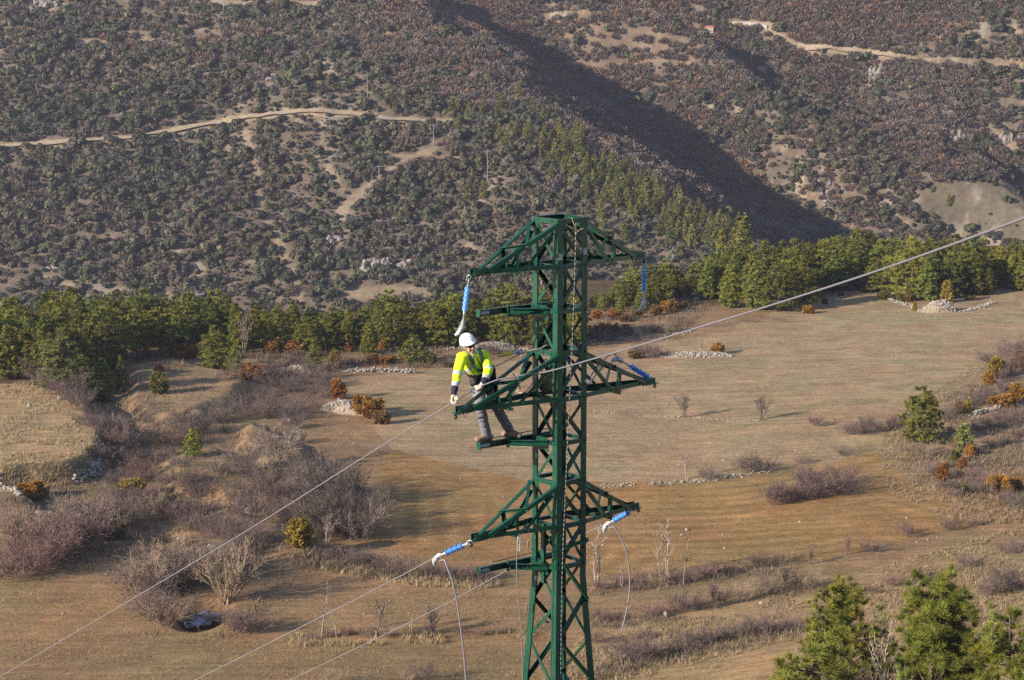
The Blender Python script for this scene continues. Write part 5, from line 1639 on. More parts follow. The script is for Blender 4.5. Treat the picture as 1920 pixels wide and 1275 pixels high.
HAND_R = P(853, 752.5, 29.85); HAND_L = P(897, 726.5, 29.98)
cab = [Vector((2.4, -9, 3.2)), P(2150, 318, 11.0), P(1920, 409, 14.2), P(1600, 523, 19.2), P(1300, 617, 24.6), P(1045, 692, 30.0), P(985, 702.5, 30.0), P(940, 710.5, 29.97), P(918, 717.5, 29.98), HAND_L, P(875, 738, 29.93), HAND_R, P(820, 773, 30.3), P(700, 846, 33.), P(420, 1021, 39.), P(0, 1269, 48.), P(-250, 1415, 55.)]
cable('conductor_cable', cab, .011, M['alu'], 'grey overhead conductor held in the lineman gloves crossing the whole view', n=8)
c2 = CL2 + (CL2 - TIP[2, 'l']).normalized() * .1
cable('conductor_cable', [c2, P(700, 1107, 34), P(540, 1188, 38), P(366, 1275, 42.5), P(200, 1355, 47)], .0108, M['alu'], 'grey conductor running down from the lowest left insulator')
c3 = CL3 + (CL3 - TIP[2, 'r']).normalized() * .1
cable('conductor_cable', [c3, P(1095, 1001, 34.), P(960, 1065, 37), P(800, 1151, 41.5), P(545, 1275, 48), P(350, 1368, 54)], .0108, M['alu'], 'grey conductor passing behind the tower legs from the lowest right insulator')
cable('jumper_cable', [CL2 + (CL2 - TIP[2, 'l']).normalized() * .15 + Vector((.03, 0, -.07)), P(832, 1050, CL2.y), P(838, 1063, CL2.y - .05), P(848, 1090, CL2.y - .1), P(857, 1130, CL2.y - .1), P(864, 1180, CL2.y - .1), P(870, 1230, CL2.y - .1), P(874.5, 1290, CL2.y - .1)], .0125, M['alu'], 'loose jumper cable hanging down from the lowest left clamp', 'jumper cable')
cable('jumper_cable', [CL3 + (CL3 - TIP[2, 'r']).normalized() * .14 + Vector((.03, 0, -.06)), P(1150, 988, CL3.y), P(1158, 998, CL3.y), P(1170, 1022, CL3.y), P(1178, 1055, CL3.y), P(1181, 1090, CL3.y), P(1178, 1130, CL3.y), P(1171, 1162, CL3.y), P(1165.5, 1185, CL3.y)], .0125, M['alu'], 'loose curved jumper cable ending in mid-air under the lowest right arm', 'jumper cable')

m, nt, b_ = nmat('black_white_rope')
tc = nt.nodes.new('ShaderNodeTexCoord'); wv = nt.nodes.new('ShaderNodeTexWave'); wv.bands_direction = 'Z'; wv.inputs['Scale'].default_value = 4.2; wv.inputs['Distortion'].default_value = 1.5
nt.links.new(tc.outputs['Object'], wv.inputs[0]); nt.links.new(ramp(nt, wv.outputs['Fac'], [(.35, (.03, .03, .03)), (.55, (.22, .21, .19))]), b_.inputs['Base Color'])
M['rope2'] = m
M['rope'] = simple('tan_rope', (.46, .39, .27), .9, 0, .25, 60, .3)
fy = TY - .42
cable('hand_line', [P(1080, 418, fy), P(1077.5, 520, fy - .01), P(1073, 640, fy - .02), P(1068, 745, fy - .03), P(1062, 880, fy - .04), P(1054, 1080, fy - .05), P(1051, 1300, fy - .06)], .0065, M['rope2'], 'black and white line hanging down the front of the tower', 'rope', 14, 6)
M['canvas'] = simple('khaki_canvas', (.20, .165, .10), .9, 0, .2, 14, .4)
bm = bmesh.new(); tube_bm(bm, spline([P(1072, 408, fy + .1), P(1076, 420, fy), P(1080, 432, fy), P(1078, 438, fy), P(1088, 431, fy), P(1094, 428, fy)], 6), .007, 6)
tag(bmo('rope_knot', bm, M['canvas'], None, True), 'knotted rope sling tied at the tower top', 'rope')
cable('grey_line', [P(972, 985, 30.3), P(973, 1010, 30.28), P(969, 1040, 30.27), P(970, 1100, 30.27), P(977, 1180, 30.27), P(981, 1290, 30.27)], .008, M['wornalu'], 'thin grey line hanging from the lowest left arm', 'rope', 10, 6)
bm = bmesh.new()
for q in range(3): shackle(bm, P(973, 1014 + q * 5, 30.25), Vector((0, 0, 1)), Vector((1, .3, 0)), .16, .02, .008)
tag(bmo('carabiner_bundle', bm, M['steel'], None, True), 'small steel carabiner bundle on the thin grey line', 'carabiner')
cable('safety_rope', [P(922, 690, 30.42), P(945, 679, 30.5), P(975, 664, 30.62), P(995, 657, 30.72), P(1012, 654, 30.8), P(1025, 647, 30.95)], .012, M['rope'], 'tan safety rope from the lineman harness to the tower', 'rope')
cable('slack_rope', [P(962, 700, 30.6), P(975, 727, 30.75), P(968, 735, 30.8), P(985, 735, 30.8), P(1000, 715, 30.9), P(1012, 690, 31.0)], .010, M['rope'], 'tan slack rope looped inside the middle left arm', 'rope')
bag_c = P(1024, 714, 31.1); bm = bmesh.new()
lathe_bm(bm, bag_c + EZ * .14, bag_c - EZ * .16, [(0, .06), (.04, .085), (.3, .085), (.7, .10), (.93, .10), (1, .06)], 16)
M['canvas'] = simple('khaki_canvas', (.20, .165, .10), .9, 0, .2, 14, .4)
br_ = empty('tool_bag', bag_c, 'khaki canvas tool bag hanging inside the tower at the middle arm', 'bag', absolute=True)
put(bmo('bag_body', bm, M['canvas'], None, True), br_)
bm = bmesh.new(); tube_bm(bm, spline([bag_c + Vector((-.07, 0, .13)), bag_c + Vector((-.05, 0, .27)), bag_c + Vector((0, 0, .33)), bag_c + Vector((.05, 0, .27)), bag_c + Vector((.07, 0, .13))], 5), .008, 6)
put(bmo('strap', bm, M['rope'], None, True), br_)
# come-along hoist lying in the right middle arm
h0 = P(1128, 683, 31.2); h1 = P(1108, 710, 31.0); ho = empty('ratchet_hoist', h0, 'grey cable hoist hanging in the middle right arm', 'hoist', absolute=True)
bm = bmesh.new(); dd = (h1 - h0).normalized(); s_ = dd.cross(Vector((0, 1, 0))).normalized()
for k in range(4): box_bm(bm, h0 + dd * (.03 * k) , dd, .012, s_, .13, Vector((0, 1, 0)), .05)
for e in (-1, 1): tube_bm(bm, [h0 + s_ * e * .035, h1 + s_ * e * .025], .009, 6)
put(bmo('hoist_frame', bm, M['wornalu'], None), ho)
bm = bmesh.new(); tube_bm(bm, spline([h1, h1 + dd * .05 + s_ * .03, h1 + dd * .11, h1 + dd * .10 - s_ * .05, h1 + dd * .05 - s_ * .05], 6), .016, 8); put(bmo('hook', bm, M['steel'], None, True), ho)
cable('hoist_cable', [P(1134, 674, 31.2), P(1140, 668, 31.4), P(1148, 662.5, 31.5), P(1153, 664, 31.6), P(1160, 672, 31.7)], .010, M['wornalu'], 'bent grey wire between the hoist and the lying insulator', 'wire')
# small fittings left on the tower legs
for px, py, lab in ((1026, 1160, 'small grey steel bracket hanging inside the tower legs'), (990, 1140, 'tiny steel clip on the left tower leg'), (993, 1022, 'steel hook beside the thin grey line')):
    bm = bmesh.new(); c = P(px, py, 30.9)
    tube_bm(bm, spline([c + Vector((.03, 0, .08)), c + Vector((-.02, 0, .07)), c + Vector((-.02, 0, -.04)), c + Vector((.035, 0, -.06))], 4), .013, 6)
    tag(bmo('steel_bracket', bm, M['wornalu'], None, True), lab, 'bracket')

# ------------------------------------------------------------------ far power poles and house
POLES = [(420, 22, 42, 'grey power pole at the top edge of the far hillside'), (689, 183, 44, 'grey power pole above the dirt road on the far hillside'), (813, 273, 40, 'grey power pole just below the dirt road on the far hillside'),
         (914, 337, 55, 'grey power pole on the spur beside the far ridge pines'), (711, 350, 40, 'grey power pole over the bare gully of the far hillside'), (371, 592, 46, 'grey power pole rising behind the pines at the left')]
PT = []
for px, py, h, lab in POLES:
    p = at(px, py); hh = height_from_px(p, h); bm = bmesh.new()
    o = empty('power_pole', p, lab, 'power pole', 'power poles on the far hillside')
    tube_bm(bm, [Vector((0, 0, -.5)), Vector((0, 0, hh))], lambda t: .20 - .08 * t, 6); a = bmo('pole', bm, M['alu']); a.parent = o
    bm = bmesh.new(); box_bm(bm, Vector((0, 0, hh - .5)), Vector((1, 0, 0)), 2.4, Vector((0, 1, 0)), .16, EZ, .18)
    for e in (-1, 0, 1): tube_bm(bm, [Vector((e * 1.1, 0, hh - .5)), Vector((e * 1.1, 0, hh))], .07, 5)
    a = bmo('crossarm', bm, M['alu']); a.parent = o
    PT.append(p + EZ * hh)
for a, b, lab in ((0, 1, 'thin far power line between the two upper poles'), (1, 2, 'thin far power line crossing the dirt road'), (2, 3, 'thin far power line down to the spur pole')):
    for e in (-.9, .9):
        A, B = PT[a], PT[b]; md = (A + B) / 2 - EZ * 1.5
        cable('power_line', [A + Vector((e, 0, 0)), md + Vector((e, 0, 0)), B + Vector((e, 0, 0))], .03, M['wornalu'], lab + (', left wire' if e < 0 else ', right wire'), 'power line', 6, 4)
A = PT[3]; B = at(1080, 420) + EZ * 8
cable('power_line', [A, (A + B) / 2 - EZ * 1.2, B], .035, M['wornalu'], 'thin far power line leaving the spur pole towards the tower', 'power line', 6, 4)


def ruin():
    p = at(1331, 60); s = height_from_px(p, 1); o = empty('stone_house', p, 'small ruined stone house in the upper far ravine', 'house'); o.rotation_euler = (0, 0, -.3); L, Wd, H = 16 * s, 3.5, 10 * s
    bm = bmesh.new(); t = .4
    for (cx, cy, lx, ly, hh) in ((0, -Wd / 2, L, t, H), (0, Wd / 2, L, t, H), (-L / 2, 0, t, Wd - t - .01, H * 1.1), (L / 2, 0, t, Wd - t - .01, H)):
        box_bm(bm, Vector((cx, cy, hh / 2 - .5)), Vector((1, 0, 0)), lx, Vector((0, 1, 0)), ly, EZ, hh)
    wl = bmo('wall', bm, M['rock']); wl.parent = o
    bm = bmesh.new(); box_bm(bm, Vector((-.3, -Wd / 2 - .21, H * .3 - .3)), Vector((1, 0, 0)), .7, Vector((0, 1, 0)), .03, EZ, 1.1); d_ = bmo('door', bm, M['darksteel']); d_.parent = wl
    bm = bmesh.new(); v = [bm.verts.new(q) for q in ((-L / 2 - .2, -Wd / 2 - .3, H - .45), (L / 2 + .2, -Wd / 2 - .3, H - .45), (L / 2 + .2, Wd / 2, H + .7), (-L / 2 - .2, Wd / 2, H + .7))]
    v2 = [bm.verts.new(q.co + Vector((0, 0, .12))) for q in v]
    bm.faces.new(v[::-1]); bm.faces.new(v2)
    for i in range(4): bm.faces.new((v[i], v[(i + 1) % 4], v2[(i + 1) % 4], v2[i]))
    M['tile'] = simple('red_roof_tile', (.36, .13, .07), .85, 0, .3, 3); r_ = bmo('roof', bm, M['tile']); r_.parent = o


ruin()
bm = bmesh.new(); W_ = [at(x, y) for x, y in ((1366, 46), (1400, 47), (1426, 49), (1438, 54))]
for a, b in zip(W_[:-1], W_[1:]):
    d = (b - a); L = d.length; d.normalize(); n = d.cross(EZ).normalized()
    box_bm(bm, (a + b) / 2 + EZ * .5, d, L, n, .6, n.cross(d), 2.2)
M['palewall'] = simple('pale_masonry', (.30, .265, .22), .9, 0, .25, .8, .3)
tag(bmo('retaining_wall', bm, M['palewall']), 'long pale retaining wall of the upper far road', 'retaining wall')

# ------------------------------------------------------------------ the lineman
from mathutils.bvhtree import BVHTree


def cap_bm(bm, A, B, ra, rb, k=12, sq=None):
    """tapered capsule; sq=(axis, factor) widens it along an axis"""
    A = Vector(A); B = Vector(B); d = B - A; L = d.length
    d = d.normalized() if L > 1e-6 else Vector((0, 0, 1))
    u = d.orthogonal().normalized(); v = d.cross(u)
    prof = [(-ra * math.cos(t), ra * math.sin(t), 0) for t in (math.pi * q / 12 for q in range(0, 7))] + [(rb * math.cos(t), rb * math.sin(t), 1) for t in (math.pi * q / 12 for q in range(6, -1, -1))]
    prev = None; first = None
    for (o, r, e) in prof:
        c = (A if e == 0 else B) + d * o
        if r < 1e-5: cur = [bm.verts.new(c)]
        else: cur = [bm.verts.new(c + (u * math.cos(a) + v * math.sin(a)) * r) for a in [j * 2 * math.pi / k for j in range(k)]]
        if prev:
            if len(prev) == 1:
                for j in range(k): bm.faces.new((prev[0], cur[(j + 1) % k], cur[j]))
            elif len(cur) == 1:
                for j in range(k): bm.faces.new((prev[j], prev[(j + 1) % k], cur[0]))
            else:
                for j in range(k): bm.faces.new((prev[j], prev[(j + 1) % k], cur[(j + 1) % k], cur[j]))
        prev = cur


def ell_bm(bm, c, Mx, r):
    s = bmesh.ops.create_icosphere(bm, subdivisions=3, radius=1)['verts']
    for v in s: v.co = c + Mx @ Vector((v.co.x * r[0], v.co.y * r[1], v.co.z * r[2]))


def fuse(name, bm, voxel, smooth=4, fold=0., fscale=14.):
    me = bpy.data.meshes.new(name + '_t'); bmesh.ops.recalc_face_normals(bm, faces=bm.faces); bm.to_mesh(me); bm.free()
    o = bpy.data.objects.new(name + '_t', me); link(o)
    md = o.modifiers.new('r', 'REMESH'); md.mode = 'VOXEL'; md.voxel_size = voxel; md.use_smooth_shade = True
    if smooth: sm = o.modifiers.new('s', 'SMOOTH'); sm.factor = .5; sm.iterations = smooth
    dg = bpy.context.evaluated_depsgraph_get(); dg.update()
    r = bpy.data.meshes.new_from_object(o.evaluated_get(dg)); r.name = name
    bpy.data.objects.remove(o)
    if fold:
        r.update()
        for v in r.vertices:
            n = v.normal
            q = v.co * fscale
            v.co = v.co + n * fold * (mnoise(Vector((q.x, q.y, q.z * 1.7))) + .6 * mnoise(q * 2.3))
    r.polygons.foreach_set('use_smooth', [True] * len(r.polygons))
    return r


M['skin'] = simple('skin', (.50, .27, .19), .55, 0, .12, 30)
m, nt, b_ = nmat('hi_vis_fabric'); b_.inputs['Base Color'].default_value = (.60, .80, .015, 1); b_.inputs['Roughness'].default_value = .8
c = mix(nt, (.60, .80, .015), ramp(nt, noise_fac(nt, 25, 4), [(.3, g3(.88)), (.7, g3(1.06))])); nt.links.new(c, b_.inputs['Base Color']); M['hivis'] = m
M['reflect'] = simple('reflective_tape', (.42, .43, .45), .4, .1, .15, 40)
M['navy'] = simple('navy_fabric', (.014, .014, .035), .85, 0, .3, 25)
M['trouser'] = simple('grey_work_trousers', (.155, .155, .18), .9, 0, .2, 16)
M['black'] = simple('black_webbing', (.016, .016, .018), .7, 0, .2, 25)
M['teal'] = simple('grey_green_webbing', (.10, .19, .165), .75, 0, .2, 40)
M['leather'] = simple('pale_leather', (.52, .45, .34), .8, 0, .18, 30)
M['boot'] = simple('brown_suede', (.23, .15, .095), .85, 0, .3, 30)
M['sole'] = simple('boot_sole', (.05, .04, .033), .9, 0, .2, 20)
M['helmet'] = simple('white_helmet_plastic', (.80, .80, .80), .35, 0, .03, 10)
M['glass'] = simple('dark_lens', (.012, .010, .012), .12, 0, .05, 10)
M['amber'] = simple('amber_buckle', (.75, .33, .03), .4, 0, .1, 30)
M['yellow'] = simple('yellow_webbing', (.62, .50, .04), .7, 0, .2, 40)

FT1 = W3(-1.12, HS + .075, ZP2 + .047); FT2 = W3(-.69, HS + .075, ZP2 + .047)
an1 = FT1 + EZ * .105; an2 = FT2 + EZ * .115
man = empty('person', FT1, 'lineman in yellow jacket, white helmet and sunglasses leaning out to grip the conductor', 'person', absolute=True)
kn1 = P(901, 765, 30.40); kn2 = P(931.5, 764, 30.58)
hp1 = P(896, 718, 30.60); hp2 = P(916, 714, 30.76)
pel = P(906, 710, 30.66); chest = P(891, 684, 30.44); nck = P(886.5, 662, 30.28)
sh1 = P(865.5, 670, 30.20); sh2 = P(908.5, 667, 30.46)
el1 = P(857.5, 702, 30.02); wr1 = P(851.5, 733, 29.88)
el2 = P(916, 693, 30.26); wr2 = P(907, 718, 30.06)
hd = P(879, 647, 30.13)
fw = Vector((.52, -.84, -.13)).normalized(); upv = Vector((-.27, -.22, .93)); upv = (upv - fw * upv.dot(fw)).normalized(); sdv = fw.cross(upv).normalized()
HM = Matrix((sdv, fw, upv)).transposed()          # head axes: side, forward, up


def hp(x, y, z): return hd + HM @ Vector((x, y, z))


# body: one continuous surface under the clothes, head with face
bm = bmesh.new()
ell_bm(bm, hp(0, -.005, .015), HM, (.076, .096, .102))
cap_bm(bm, hp(0, .02, -.05), hp(0, .045, -.085), .062, .045); cap_bm(bm, hp(-.012, .068, -.108), hp(.012, .068, -.108), .022, .022)
cap_bm(bm, hp(0, .088, .012), hp(0, .112, -.030), .010, .015); cap_bm(bm, hp(-.012, .098, -.034), hp(.012, .098, -.034), .010, .010)
cap_bm(bm, hp(-.018, .090, -.066), hp(.018, .090, -.066), .009, .009); cap_bm(bm, hp(-.015, .087, -.080), hp(.015, .087, -.080), .010, .010)
cap_bm(bm, hp(-.035, .082, .035), hp(.035, .082, .035), .012, .012)
for s in (-1, 1):
    cap_bm(bm, hp(s * .080, -.005, .02), hp(s * .080, -.004, -.028), .016, .012); cap_bm(bm, hp(s * .04, .075, -.025), hp(s * .045, .06, -.06), .022, .02)
cap_bm(bm, hp(0, -.02, -.06), nck, .056, .062)
cap_bm(bm, nck, chest, .06, .08); cap_bm(bm, chest, pel, .08, .09); cap_bm(bm, sh1, sh2, .06, .06)
for a, b, c_ in ((sh1, el1, wr1), (sh2, el2, wr2)): cap_bm(bm, a, b, .05, .038); cap_bm(bm, b, c_, .038, .028)
for a, b, c_ in ((hp1, kn1, an1), (hp2, kn2, an2)): cap_bm(bm, a, b, .075, .052); cap_bm(bm, b, c_, .050, .034)
me = fuse('body', bm, .0085, 3); me.materials.clear(); me.materials.append(M['skin']); put(mo('body', me), man)


def seg_t(p, A, B):
    d = B - A; t = (p - A).dot(d) / d.length_squared
    q = A + d * max(0, min(1, t)); return t, (p - q).length


# jacket
side = (sh2 - sh1).normalized(); tdir = (nck - pel).normalized(); front = side.cross(tdir).normalized()
if front.y > 0: front = -front
bm = bmesh.new(); wst = pel.lerp(chest, .42)
for s in (-1, 1):
    cap_bm(bm, wst + side * s * .055, chest + side * s * .075, .125, .125); cap_bm(bm, chest + side * s * .075, nck + side * s * .06 - tdir * .05, .125, .085)
cap_bm(bm, sh1 - side * -.03, sh2 - side * .03, .088, .088); cap_bm(bm, nck - tdir * .03, nck + tdir * .035 + front * .01, .085, .080)
for a, b, c_ in ((sh1, el1, wr1), (sh2, el2, wr2)):
    cap_bm(bm, a, b, .084, .072); cap_bm(bm, b, c_, .072, .050); cap_bm(bm, b.lerp(c_, .82), c_ + (c_ - b).normalized() * .02, .056, .047)
me = fuse('jacket', bm, .012, 4, .006, 13.)
for k in ('hivis', 'reflect', 'navy'): me.materials.append(M[k])
SEG = [('t', pel, nck), ('u', sh1, el1), ('f', el1, wr1), ('u', sh2, el2), ('f', el2, wr2)]
for f_ in me.polygons:
    p = f_.center; best = min(((lambda td: (td[1] * (.62 if n == 't' else 1.), n, td[0]))(seg_t(p, A, B)) for n, A, B in SEG), key=lambda q: q[0])
    _, n, t = best; k = 0
    if n == 'f': k = 1 if (t < .06 or .50 < t < .74) else (2 if t >= .74 else 0)
    elif n == 'u': k = 1 if t > .90 else 0
    else:
        x = (p - chest).dot(side); y = (p - chest).dot(front)
        if t < .34: k = 2
        elif abs(abs(x) - .150) < .022 and y > -.02 and t > .5: k = 1
    f_.material_index = k
jac = put(mo('jacket', me), man)
_tor = []
for f_ in me.polygons:
    p = f_.center
    if min((seg_t(p, A, B)[1] * (.62 if n == 't' else 1.), n) for n, A, B in SEG)[1] == 't': _tor.append(tuple(f_.vertices))
jb = BVHTree.FromPolygons([v.co for v in me.vertices], _tor)


def strap(name, pts, wd, mat, par=None, bvh=None, off=.008, n=7, thick=.005, cast=None):
    """webbing laid on the clothes along the given path"""
    bvh = bvh or jb; path = spline(pts, n); rows = []
    for i, p in enumerate(path):
        loc = None
        if cast: loc, nor, _, _ = bvh.ray_cast(p + cast * .4, -cast)
        if loc is None: loc, nor, _, _ = bvh.find_nearest(p)
        rows.append((loc + nor * off, nor))
    bm = bmesh.new(); prev = None
    for i, (p, nrm) in enumerate(rows):
        d = (rows[min(i + 1, len(rows) - 1)][0] - rows[max(i - 1, 0)][0]).normalized(); w_ = d.cross(nrm).normalized() * wd / 2
        cur = [bm.verts.new(q) for q in (p - w_ - nrm * thick, p - w_ + nrm * thick, p + w_ + nrm * thick, p + w_ - nrm * thick)]
        if prev:
            for j in range(4): bm.faces.new((prev[j], prev[(j + 1) % 4], cur[(j + 1) % 4], cur[j]))
        else: bm.faces.new(cur[::-1])
        prev = cur
    bm.faces.new(prev)
    o = bmo(name, bm, mat, None)
    if par: sub(o, par)
    else: put(o, man)
    return o


def tj(x, y, t): return pel.lerp(nck, t) + side * x + front * y


# trousers
bm = bmesh.new()
cap_bm(bm, hp1 + EZ * .06, hp2 + EZ * .06, .115, .115); cap_bm(bm, pel, wst, .125, .12)
for a, b, c_ in ((hp1, kn1, an1), (hp2, kn2, an2)):
    cap_bm(bm, a, b, .108, .082); cap_bm(bm, b, c_, .082, .070); cap_bm(bm, b.lerp(c_, .55), c_ + EZ * .01, .074, .078)
me = fuse('trousers', bm, .013, 4, .009, 11.); me.materials.append(M['trouser'])
tro = put(mo('trousers', me), man); tb = BVHTree.FromPolygons([v.co for v in me.vertices], [tuple(f.vertices) for f in me.polygons])

# boots
def boot(an, sole_c, fdir_):
    f = Vector(fdir_).normalized(); bm = bmesh.new(); z = sole_c.z
    toe = Vector((sole_c.x, sole_c.y, z)) + f * .165 + EZ * .045; heel = Vector((sole_c.x, sole_c.y, z)) - f * .075 + EZ * .05
    cap_bm(bm, an + EZ * .04, an - EZ * .02, .056, .056); cap_bm(bm, an - EZ * .02, heel, .054, .046); cap_bm(bm, an - EZ * .02 + f * .02, toe - f * .03, .052, .046); cap_bm(bm, heel, toe, .044, .043); cap_bm(bm, toe - f * .02, toe, .05, .045)
    me = fuse('boot', bm, .010, 3); me.materials.append(M['boot']); o = put(mo('boot', me), man)
    bm = bmesh.new(); s = f.cross(EZ); vs = []
    for k in range(18):
        a = k / 18 * 2 * math.pi; q = sole_c + f * (.045 + .145 * math.cos(a)) + s * (.050 * math.sin(a) * (1 + .12 * math.cos(a)))
        vs.append((bm.verts.new(Vector((q.x, q.y, z))), bm.verts.new(Vector((q.x, q.y, z + .026)))))
    for k in range(18): bm.faces.new((vs[k][0], vs[(k + 1) % 18][0], vs[(k + 1) % 18][1], vs[k][1]))
    bm.faces.new([v[0] for v in vs][::-1]); bm.faces.new([v[1] for v in vs]); sub(bmo('sole', bm, M['sole'], None), o)


boot(an1, FT1, (-.80, -.55, 0)); boot(an2, FT2, (.93, -.30, 0))


# gloves: palm, four fingers round the conductor and a thumb
def glove(wr, hc, cdir, flip):
    c_ = Vector(cdir).normalized(); h = (hc - wr); h = (h - c_ * h.dot(c_)).normalized(); n = c_.cross(h).normalized() * flip; bm = bmesh.new()
    cap_bm(bm, wr - (hc - wr).normalized() * .01, wr + (hc - wr) * .3, .034, .036)
    for i in range(4):
        o = c_ * (i - 1.5) * .0225; L = (1., 1.06, .98, .84)[i]
        kn = hc - h * .012 + n * .034 + o; p1 = hc + h * .022 * L + n * .034 + o * 1.03; p2 = hc + h * .040 * L + n * .004 + o * 1.05; p3 = hc + h * .022 - n * (.026 * L) + o * 1.03
        cap_bm(bm, wr + o * .6 + n * .006, kn, .021, .0145); cap_bm(bm, kn, p1, .0135, .0125); cap_bm(bm, p1, p2, .0125, .012); cap_bm(bm, p2, p3, .012, .0105)
    tm = wr + (hc - wr) * .35 - c_ * .040 * flip; t1 = hc - h * .022 - n * .026 - c_ * .040 * flip; t2 = hc + h * .006 - n * .034 - c_ * .018 * flip
    cap_bm(bm, tm, t1, .018, .015); cap_bm(bm, t1, t2, .0145, .012)
    me = fuse('glove', bm, .0055, 2); me.materials.append(M['leather']); put(mo('glove', me), man)


glove(wr1, HAND_R, P(865, 744.5, 29.86) - P(840, 761, 30.0), 1); glove(wr2, HAND_L, P(912, 720, 29.96) - P(882, 734, 29.93), 1)

# helmet, sunglasses, chin strap
bm = bmesh.new(); prof = []
hc_ = hp(0, -.012, .068); HT = HM @ Matrix.Rotation(R_(9), 3, 'X'); rows = []
for i in range(13):
    t = i / 12 * math.pi / 2
    rows.append((math.cos(t), math.sin(t)))
k = 28; prev = None
def hel(cx, sz, extra, j):
    a = j * 2 * math.pi / k; fx = math.sin(a); fy = math.cos(a)
    pk = 1 + extra * (.17 * max(0, fy) ** 3 + .08)
    return hc_ + HT @ Vector((fx * .112 * cx * pk, fy * .132 * cx * pk, sz * .118 - .018 * extra * (1 + .5 * max(0, fy))))
rings = [[bm.verts.new(hel(1.0, .0, 1, j) - HM @ Vector((0, 0, .008))) for j in range(k)], [bm.verts.new(hel(1.0, .0, 1, j)) for j in range(k)], [bm.verts.new(hel(1.0, .02, .25, j)) for j in range(k)]]
for c0, s0 in rows[1:-1]: rings.append([bm.verts.new(hel(c0 ** .9, s0, 0, j)) for j in range(k)])
for a, b in zip(rings[:-1], rings[1:]):
    for j in range(k): bm.faces.new((a[j], a[(j + 1) % k], b[(j + 1) % k], b[j]))
bm.faces.new(rings[-1]); bm.faces.new(rings[0][::-1])
cap_bm(bm, hp(0, -.085, .145), hp(0, .065, .160), .018, .016)
hel_o = put(bmo('helmet', bm, M['helmet'], None, True), man)
hb = BVHTree.FromPolygons([v.co for v in hel_o.data.vertices], [tuple(f.vertices) for f in hel_o.data.polygons])
bm = bmesh.new()
for dx, dz, lx, lz in ((0, .014, .026, .006), (.004, .0, .006, .024)):
    loc, nor, _, _ = hb.find_nearest(hp(-.030 + dx, .15, .118 + dz)); ux = nor.cross(upv).normalized(); uz = ux.cross(nor)
    box_bm(bm, loc + nor * .001, ux, lx, uz, lz, nor, .003)
sub(bmo('helmet_mark', bm, M['wornalu'], None), hel_o)
bm = bmesh.new()
for s in (-1, 1):
    ell_bm(bm, hp(s * .036, .092, .014), HM @ Matrix.Rotation(-s * .32, 3, 'Z'), (.031, .010, .021))
    tube_bm(bm, [hp(s * .062, .078, .020), hp(s * .083, .03, .020), hp(s * .084, -.01, .016)], .005, 6)
tube_bm(bm, [hp(-.03, .098, .024), hp(.03, .098, .024)], .006, 6); put(bmo('sunglasses', bm, M['glass'], None, True), man)
bm = bmesh.new(); tube_bm(bm, spline([hp(-.086, .01, .035), hp(-.080, .02, -.03), hp(-.045, .05, -.10), hp(0, .058, -.128), hp(.045, .05, -.10), hp(.08, .02, -.03), hp(.086, .01, .035)], 5), .005, 6); put(bmo('chin_strap', bm, M['leather'], None, True), man)

# harness
for s in (-1, 1):
    har = strap('harness_strap', [tj(s * .085, -.02, 1.02), tj(s * .10, .10, .93), tj(s * .105, .14, .78), tj(s * .085, .16, .62), tj(s * .05, .17, .48)], .048, M['teal'])
    strap('strap_edge', [tj(s * .108, -.02, 1.02), tj(s * .124, .10, .93), tj(s * .129, .14, .78), tj(s * .109, .16, .62), tj(s * .072, .17, .48)], .007, M['black'], har, None, .011)
    strap('strap_slide', [tj(s * .125, .14, .80), tj(s * .105, .15, .80), tj(s * .085, .15, .80)], .018, M['black'], har, None, .015)
strap('chest_strap', [tj(-.10, .16, .50), tj(0, .18, .49), tj(.10, .16, .50)], .035, M['black'])
belt = strap('belt', [tj(.0, .16, .30), tj(.13, .10, .30), tj(.18, -.02, .30), tj(.10, -.15, .30), tj(-.10, -.15, .30), tj(-.18, -.02, .30), tj(-.13, .10, .30), tj(-.005, .16, .30)], .065, M['black'], None, None, .014, 7, .010)
bm = bmesh.new(); bc = tj(-.02, .165, .40); box_bm(bm, bc, side, .045, tdir, .028, front, .02); put(bmo('buckle', bm, M['amber'], None), man)
bm = bmesh.new(); tube_bm(bm, spline([tj(-.02, .175, .41), tj(.03, .18, .40), tj(.075, .175, .42)], 5), .009, 6); shackle(bm, tj(.09, .17, .42), side, tdir, .06, .02, .006); put(bmo('carabiner', bm, M['steel'], None, True), man)
for s, x, t in ((-1, -.165, .18), (1, .185, .24)):
    bm = bmesh.new(); c = tj(x, .03, t)
    cap_bm(bm, c + EZ * .08, c - EZ * .10, .055, .062); cap_bm(bm, c + front * .03 + EZ * .05, c + front * .03 - EZ * .08, .05, .055)
    me = fuse('tool_pouch', bm, .012, 2, .006, 14.); me.materials.append(M['black']); put(mo('tool_pouch', me), man)
for a, b in ((hp1, kn1), (hp2, kn2)):
    s = (b - a).normalized(); u = s.cross(Vector((0, 1, 0))).normalized(); v = s.cross(u); c = a.lerp(b, .28)
    strap('leg_strap', [c + (u * math.cos(q) + v * math.sin(q)) * .13 for q in np.linspace(0, 6.28, 10)], .04, M['black'], None, tb, .008, 4)
    strap('leg_strap', [tj(0, .15, .28), a.lerp(b, .05) + front * .12, c - u * .10 + front * .08], .035, M['black'], None, tb, .008, 4)
bm = bmesh.new(); c = tj(.16, -.10, .72)
cap_bm(bm, c + tdir * .10, c - tdir * .16, .065, .07); me = fuse('back_pad', bm, .014, 2, .006); me.materials.append(M['black']); put(mo('back_pad', me), man)
strap('zip', [tj(.012, .18, .96), tj(.014, .2, .8), tj(.016, .2, .64), tj(.018, .2, .50)], .014, M['navy'], jac, None, .003, 5, .002, front)
